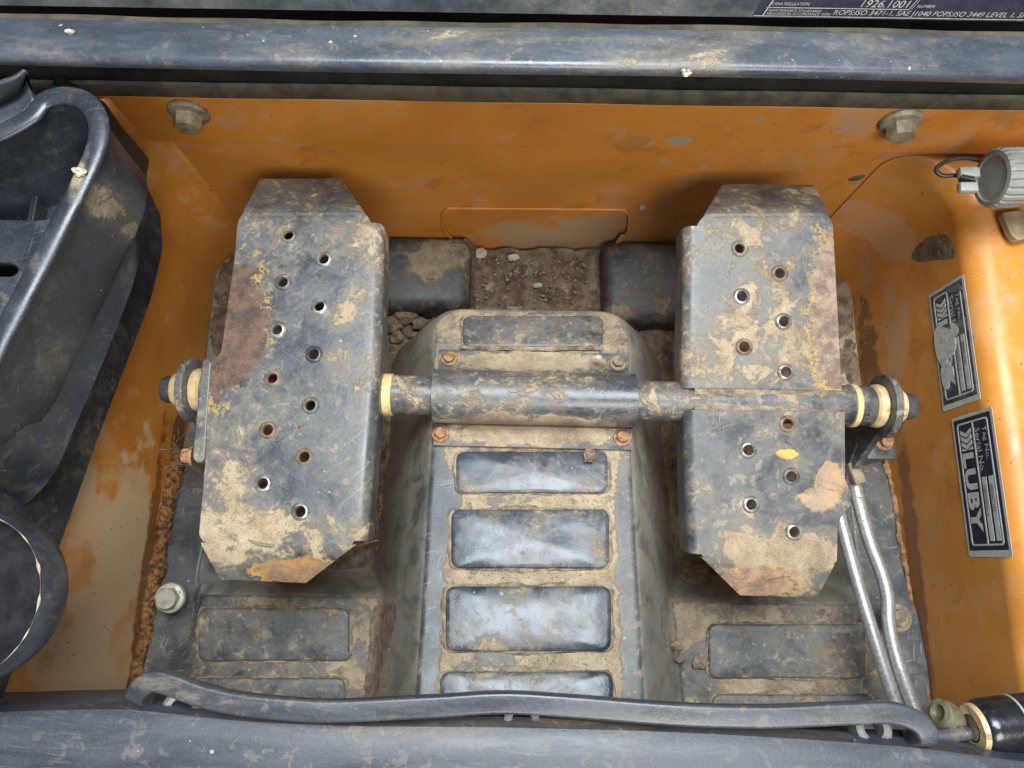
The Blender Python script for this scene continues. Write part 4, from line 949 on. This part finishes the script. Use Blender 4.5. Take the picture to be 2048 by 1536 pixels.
for (x, y, s_) in ((1936, 347, 1), (1935, 376, .9)):
    p = at(x, y, .155); mk('clip_tab', box(p - Vector((.009, .005, .004)) * s_, p + Vector((.009, .005, .004)) * s_, .0015), m_clip, t)
mk('clip_link', sweep([at(1920, 356, .155), at(1945, 361, .157)], rrect(.004, .008, .001), (0, 0, 1)), m_wire, t)
tb = [(2004, 424), (2060, 418), (2075, 470), (2036, 481), (2022, 468)]
mt_ = frame((0, 0, .112), (1, 0, 0), (0, 1, 0))
o = mk('mounting_tab', plate2d(rounded([Vector(v_) for v_ in to2d(mt_, [at(x, y, .112) for x, y in tb])], .003, 3), [], .008, .001, mt_), m_tan, t)

# ------------------------------------------------------------------ stickers on the right panel
def sticker(yfront, zlow, L, H, label, damaged, tilt=0.0):
    o0 = Vector((XR - .0004, yfront, zlow)); st = thing('sticker', o0 + Vector((0, -L / 2, 0)), label, 'sticker')
    ux = Vector((0, -cos(tilt), sin(tilt))); uy = Vector((0, sin(tilt), cos(tilt)))
    def mm(k): return frame(o0 + Vector((-1, 0, 0)) * k, ux, uy)
    def P(name, pts, k, mat, rad=0, th=.0003): return mk(name, plate2d(rounded([Vector(q) for q in pts], rad, 4) if rad else [Vector(q) for q in pts], [], th, 0, mm(k)), mat, st)
    def rect(a, b, c, d): return [(a * L, c * H), (b * L, c * H), (b * L, d * H), (a * L, d * H)]
    P('vinyl_base', rect(0, 1, 0, 1), .0003, m_vinyl, .002)
    P('navy_field', rect(.025, .955, .055, .945), .0006, m_navyf if damaged else m_navy, .001)
    # rounded white outline
    o_ = rounded([Vector(q) for q in rect(.055, .925, .125, .875)], .004, 5); i_ = rounded([Vector(q) for q in rect(.067, .913, .150, .850)], .0034, 5)
    mk('outline', plate2d(o_, [i_], .0003, 0, mm(.0009)), m_vinyl, st)
    P('divider', rect(.065, .915, .50, .53), .0010, m_vinyl)
    for yy in ((.575, .67), (.725, .825)): P('entry_bar', rect(.46, .895, *yy), .0009, m_vinyl)
    mk('lettering', text_mesh('Tag No.', (.115 * L, .345 * L, .715 * H, .83 * H), mm(.0009)), m_vinyl, st)
    mk('lettering', text_mesh('Serial No.', (.115 * L, .43 * L, .56 * H, .675 * H), mm(.0009)), m_vinyl, st)
    mk('lettering', text_mesh('B00062163', (.52 * L, .70 * L, .745 * H, .805 * H), mm(.0012)), m_ink, st)
    mk('lettering', text_mesh('NBM4701 1', (.52 * L, .72 * L, .595 * H, .652 * H), mm(.0012)), m_ink, st)
    for k in range(3):
        a = .105 + k * .042; w_, d_ = .030, .030
        P('chevron', [(a * L, .19 * H), ((a + w_) * L, .19 * H), ((a + w_ + d_) * L, .32 * H), ((a + w_) * L, .45 * H), (a * L, .45 * H), ((a + d_) * L, .32 * H)], .0009, m_vinyl)
    a = .235; P('chevron', [(a * L, .19 * H), ((a + .022) * L, .19 * H), ((a + .022) * L, .45 * H), (a * L, .45 * H), ((a + .021) * L, .32 * H)], .0009, m_vinyl)
    mk('lettering', text_mesh('LUBY', (.275 * L, .835 * L, .175 * H, .455 * H), mm(.0009), off=.05, spacing=1.12), m_vinyl, st)
    if damaged:
        def sc_(pts, k): return P('scuff', [v for v in catmull([Vector((x * L, y * H, 0)) for x, y in pts], 5, True)], k, m_scuff)
        sc_([(.30, .16), (.34, .36), (.40, .55), (.50, .60), (.58, .52), (.60, .34), (.66, .24), (.60, .09), (.48, .02), (.36, .04)], .0013)
        sc_([(.60, .22), (.68, .42), (.76, .44), (.78, .32), (.84, .24), (.80, .12), (.68, .10)], .0014)
        sc_([(.33, .55), (.40, .70), (.45, .62), (.42, .54)], .0012)
        P('dark_scuff', [v for v in catmull([Vector((x * L, y * H, 0)) for x, y in ((.02, .55), (.06, .85), (.12, .93), (.10, .70), (.05, .5))], 5, True)], .0012, m_ink)
    return st
a1, a2, a3, a4 = atx(1901, 841, XR), atx(1977, 813, XR), atx(2034, 1105, XR), atx(1944, 1122, XR)
yf = (a1.y + a2.y) / 2; yr = (a3.y + a4.y) / 2; zl = (a1.z + a4.z) / 2; zh = (a2.z + a3.z) / 2
sticker(yf, zl, yf - yr, min(zh, .072) - zl if False else zh - zl, 'intact navy and white sticker reading LUBY, nearer the viewer', False)
c1_, c2_, c3_, c4_ = atx(1850, 593, XR), atx(1917, 558, XR), atx(1975, 790, XR), atx(1897, 824, XR)
yf2 = (c1_.y + c2_.y) / 2; yr2 = (c3_.y + c4_.y) / 2; zl2 = (c1_.z + c4_.z) / 2; zh2 = (c2_.z + c3_.z) / 2
sticker(yf2, zl2, yf2 - yr2, zh2 - zl2, 'scuffed half-erased navy sticker above the intact one', True)
print('STICK', yf, yr, zl, zh, yf2, yr2, zl2, zh2)

# ------------------------------------------------------------------ debris
def clod(name, px, py, z, r, mat, label, cat, group=None, sq=.7, ro=.35, sub=2):
    p = at(px, py, z); o = mk(name, rock(p + Vector((0, 0, r * sq * .5)), r, sub, ro, sq, random.random() * 50), mat, None, ang=25); tag(o, label, cat, group); return o
for (x, y, r, l) in ((812, 632, .016, 'largest crumbly mud clod in the well just left of the tunnel front'), (786, 650, .012, 'mud clod beside the left pedal, left neighbour of the largest clod'),
                     (838, 648, .010, 'mud clod against the tunnel, right neighbour of the largest clod'), (855, 668, .008, 'mud clod touching the tunnel flank, rightmost of the heap'),
                     (795, 675, .009, 'mud clod at the lower left of the heap beside the left pedal'), (828, 672, .0075, 'smallest mud clod at the bottom of the heap')):
    clod('mud_clod', x, y, -.135, r, m_clod, l, 'mud clod', 'mud clods left of the tunnel')
for (x, y, z, r, l) in ((1075, 572, -.145, .007, 'pale flat pebble on the dirt in front of the tunnel'), (1028, 516, -.14, .0085, 'round tan stone at the foot of the recessed cover'),
                        (962, 508, -.14, .008, 'long grey stone in the left corner of the recessed cover'), (925, 514, -.14, .007, 'small brown stone beside the left folded tab')):
    clod('pebble', x, y, z, r, m_stone, l, 'pebble', sq=.55, ro=.22)
clod('mud_clod', 1168, 1322, .098, .010, m_clod, 'dark crumbled mud lump at the lower right corner of a tunnel pad', 'mud clod', sq=.4, ro=.8, sub=3)
clod('mud_clod', 1208, 1328, .098, .008, m_clod, 'smaller mud lump beside the crumbled one on the tunnel', 'mud clod', sq=.4, ro=.8, sub=3)
clod('mud_clod', 1180, 909, .083, .006, m_clod, 'brown mud crumb on the pad under the shaft cover', 'mud clod', sq=.5, ro=.7, sub=3)
clod('pebble', 1463, 1122, .082, .0045, m_stone, 'pale angular chip at the heel of the right pedal', 'pebble', sq=.5)
clod('pebble', 1195, 716, .072, .005, m_stone, 'grey pebble on the cover flange near its right bolt', 'pebble', sq=.45)
clod('mud_clod', 1352, 1290, -.03, .006, m_clod, 'brown mud pellet right of the tunnel, upper of two', 'mud clod'); clod('mud_clod', 1360, 1318, -.04, .006, m_clod, 'brown mud pellet right of the tunnel, lower of two', 'mud clod')
clod('mud_clod', 1400, 1325, -.058, .009, m_clod, 'mud lump at the left corner of the right floor pad', 'mud clod', sq=.5, ro=.7)
clod('mud_clod', 1390, 1150, -.13, .016, m_clod, 'large clod in the dark well below the right pedal', 'mud clod', sq=.7)
clod('mud_clod', 162, 345, .328, .0042, m_stone, 'dried mud lump stuck on the tray rim', 'mud clod', sq=.6, ro=.7, sub=3)
clod('mud_clod', 1372, 148, .2985, .0035, m_stone, 'pale mud lump on the lip of the cross rail', 'mud clod', sq=.8, ro=.8, sub=3)
clod('mud_clod', 140, 66, .295, .003, m_stone, 'small pale mud lump on the left end of the cross rail', 'mud clod', sq=.7, ro=.7)
def blade(name, pts, r, mat, label, cat):
    o = mk(name, sweep(catmull(pts, 5), circ(r, 6), (0, 0, 1), scale=lambda u: .25 + .75 * sin(pi * min(.97, u + .06))), mat, None); tag(o, label, cat)
blade('grass_blade', [at(x, y, ZL + .0016) for x, y in ((496, 1080), (516, 1088), (540, 1091), (548, 1089))], .0011, m_green, 'short green grass blade on the heel of the left pedal', 'grass')
blade('twig', [at(x, y, .118) for x, y in ((1411, 611), (1419, 620), (1426, 629))], .0010, m_twig, 'tiny orange twig on the right pedal beside the front holes', 'twig')
blade('twig', [at(x, y, ZL + .0014) for x, y in ((594, 855), (602, 850), (613, 845))], .0008, m_twig, 'thin dark twig on the left pedal between two holes', 'twig')
blade('twig', [at(x, y, -.12) for x, y in ((712, 1094), (738, 1084), (766, 1080))], .0022, m_twig, 'orange pine needle sprig in the well right of the left pedal heel', 'twig')
blade('twig', [at(x, y, -.02) for x, y in ((1341, 1278), (1350, 1272), (1356, 1266))], .0011, m_twig, 'bright orange splinter right of the tunnel above the mud pellets', 'twig')
for k in range(1):
    V = []; Fc = []
    for i in range(26):
        b = at(352 + random.uniform(-14, 16), 905 + random.uniform(-25, 40), -.03); d = Vector((random.uniform(-1, 1), random.uniform(-1, 1), random.uniform(.2, 1))).normalized() * random.uniform(.010, .026)
        pts = catmull([b, b + d * .5 + Vector((random.uniform(-.004, .004), 0, .003)), b + d], 3); v_, f_ = sweep(pts, circ(.00028, 4), (.3, .2, 1)); n0 = len(V); V += v_; Fc += [tuple(i_ + n0 for i_ in f) for f in f_]
    o = mk('dry_grass_tuft', (V, Fc), m_straw, None); tag(o, 'wispy tuft of dry grass below the left pivot bracket', 'dry grass', kind='stuff')
V = []; Fc = []
for i in range(60):
    x = random.choice((random.uniform(-.10, .14), random.uniform(-.19, -.14), random.uniform(.18, .24))); y = random.uniform(.27, .385) if -.1 <= x <= .14 else random.uniform(0, .2)
    b = Vector((x, y, max(-.139, zpan(x, y) + .002))); a = random.uniform(0, 6.28); d = Vector((cos(a), sin(a), random.uniform(-.05, .15))) * random.uniform(.005, .018)
    v_, f_ = sweep([b, b + d * .5 + Vector((0, 0, .001)), b + d], circ(random.uniform(.0003, .0007), 4), (.1, .2, 1)); n0 = len(V); V += v_; Fc += [tuple(i_ + n0 for i_ in f) for f in f_]
o = mk('straw_bits', (V, Fc), m_twig, None); tag(o, 'scattered dry straw and twig bits on the soil in the well', 'straw', kind='stuff')
# fine grit lying on the horizontal faces
V = []; Fc = []
def grit(p, r):
    n0 = len(V); s = [Vector((random.uniform(.6, 1.2) * a, random.uniform(.6, 1.2) * b, random.uniform(.5, .9) * c)) * r for a, b, c in ((1, 0, 0), (-1, 0, 0), (0, 1, 0), (0, -1, 0), (0, 0, 1), (0, 0, -1))]
    V.extend([p + q for q in s]); Fc.extend([(n0 + a, n0 + b, n0 + c) for a, b, c in ((0, 2, 4), (2, 1, 4), (1, 3, 4), (3, 0, 4), (2, 0, 5), (1, 2, 5), (3, 1, 5), (0, 3, 5))])
for i in range(1600):
    x = CX + random.uniform(-HW, HW) * .80; y = random.uniform(-.13, .10)
    grit(Vector((x, y, zpan(x, y) + .0004)), random.uniform(.0004, .0016) * random.uniform(.5, 1))
for i in range(900):
    x = random.choice((random.uniform(XL + .02, CX - .13), random.uniform(CX + .13, XR - .02))); y = random.uniform(-.13, -.05)
    grit(Vector((x, y, zpan(x, y) + .0004)), random.uniform(.0003, .0010))
for i in range(500):
    x = random.uniform(CX - .2, CX + .2); y = random.uniform(.27, .39); grit(Vector((x, y, max(-.142, zpan(x, y)) + .0006)), random.uniform(.0006, .003))
for i in range(220):
    p = at(random.uniform(870, 1268), random.choice((random.uniform(697, 712), random.uniform(728, 740), random.uniform(852, 895))), .07); p.z = ztop_fl(p.y) + .0003; grit(p, random.uniform(.0004, .001))
o = mk('grit', (V, Fc), m_grit, None, ang=20); tag(o, 'fine pale grit strewn over the floor pan and shaft cover', 'grit', kind='stuff')
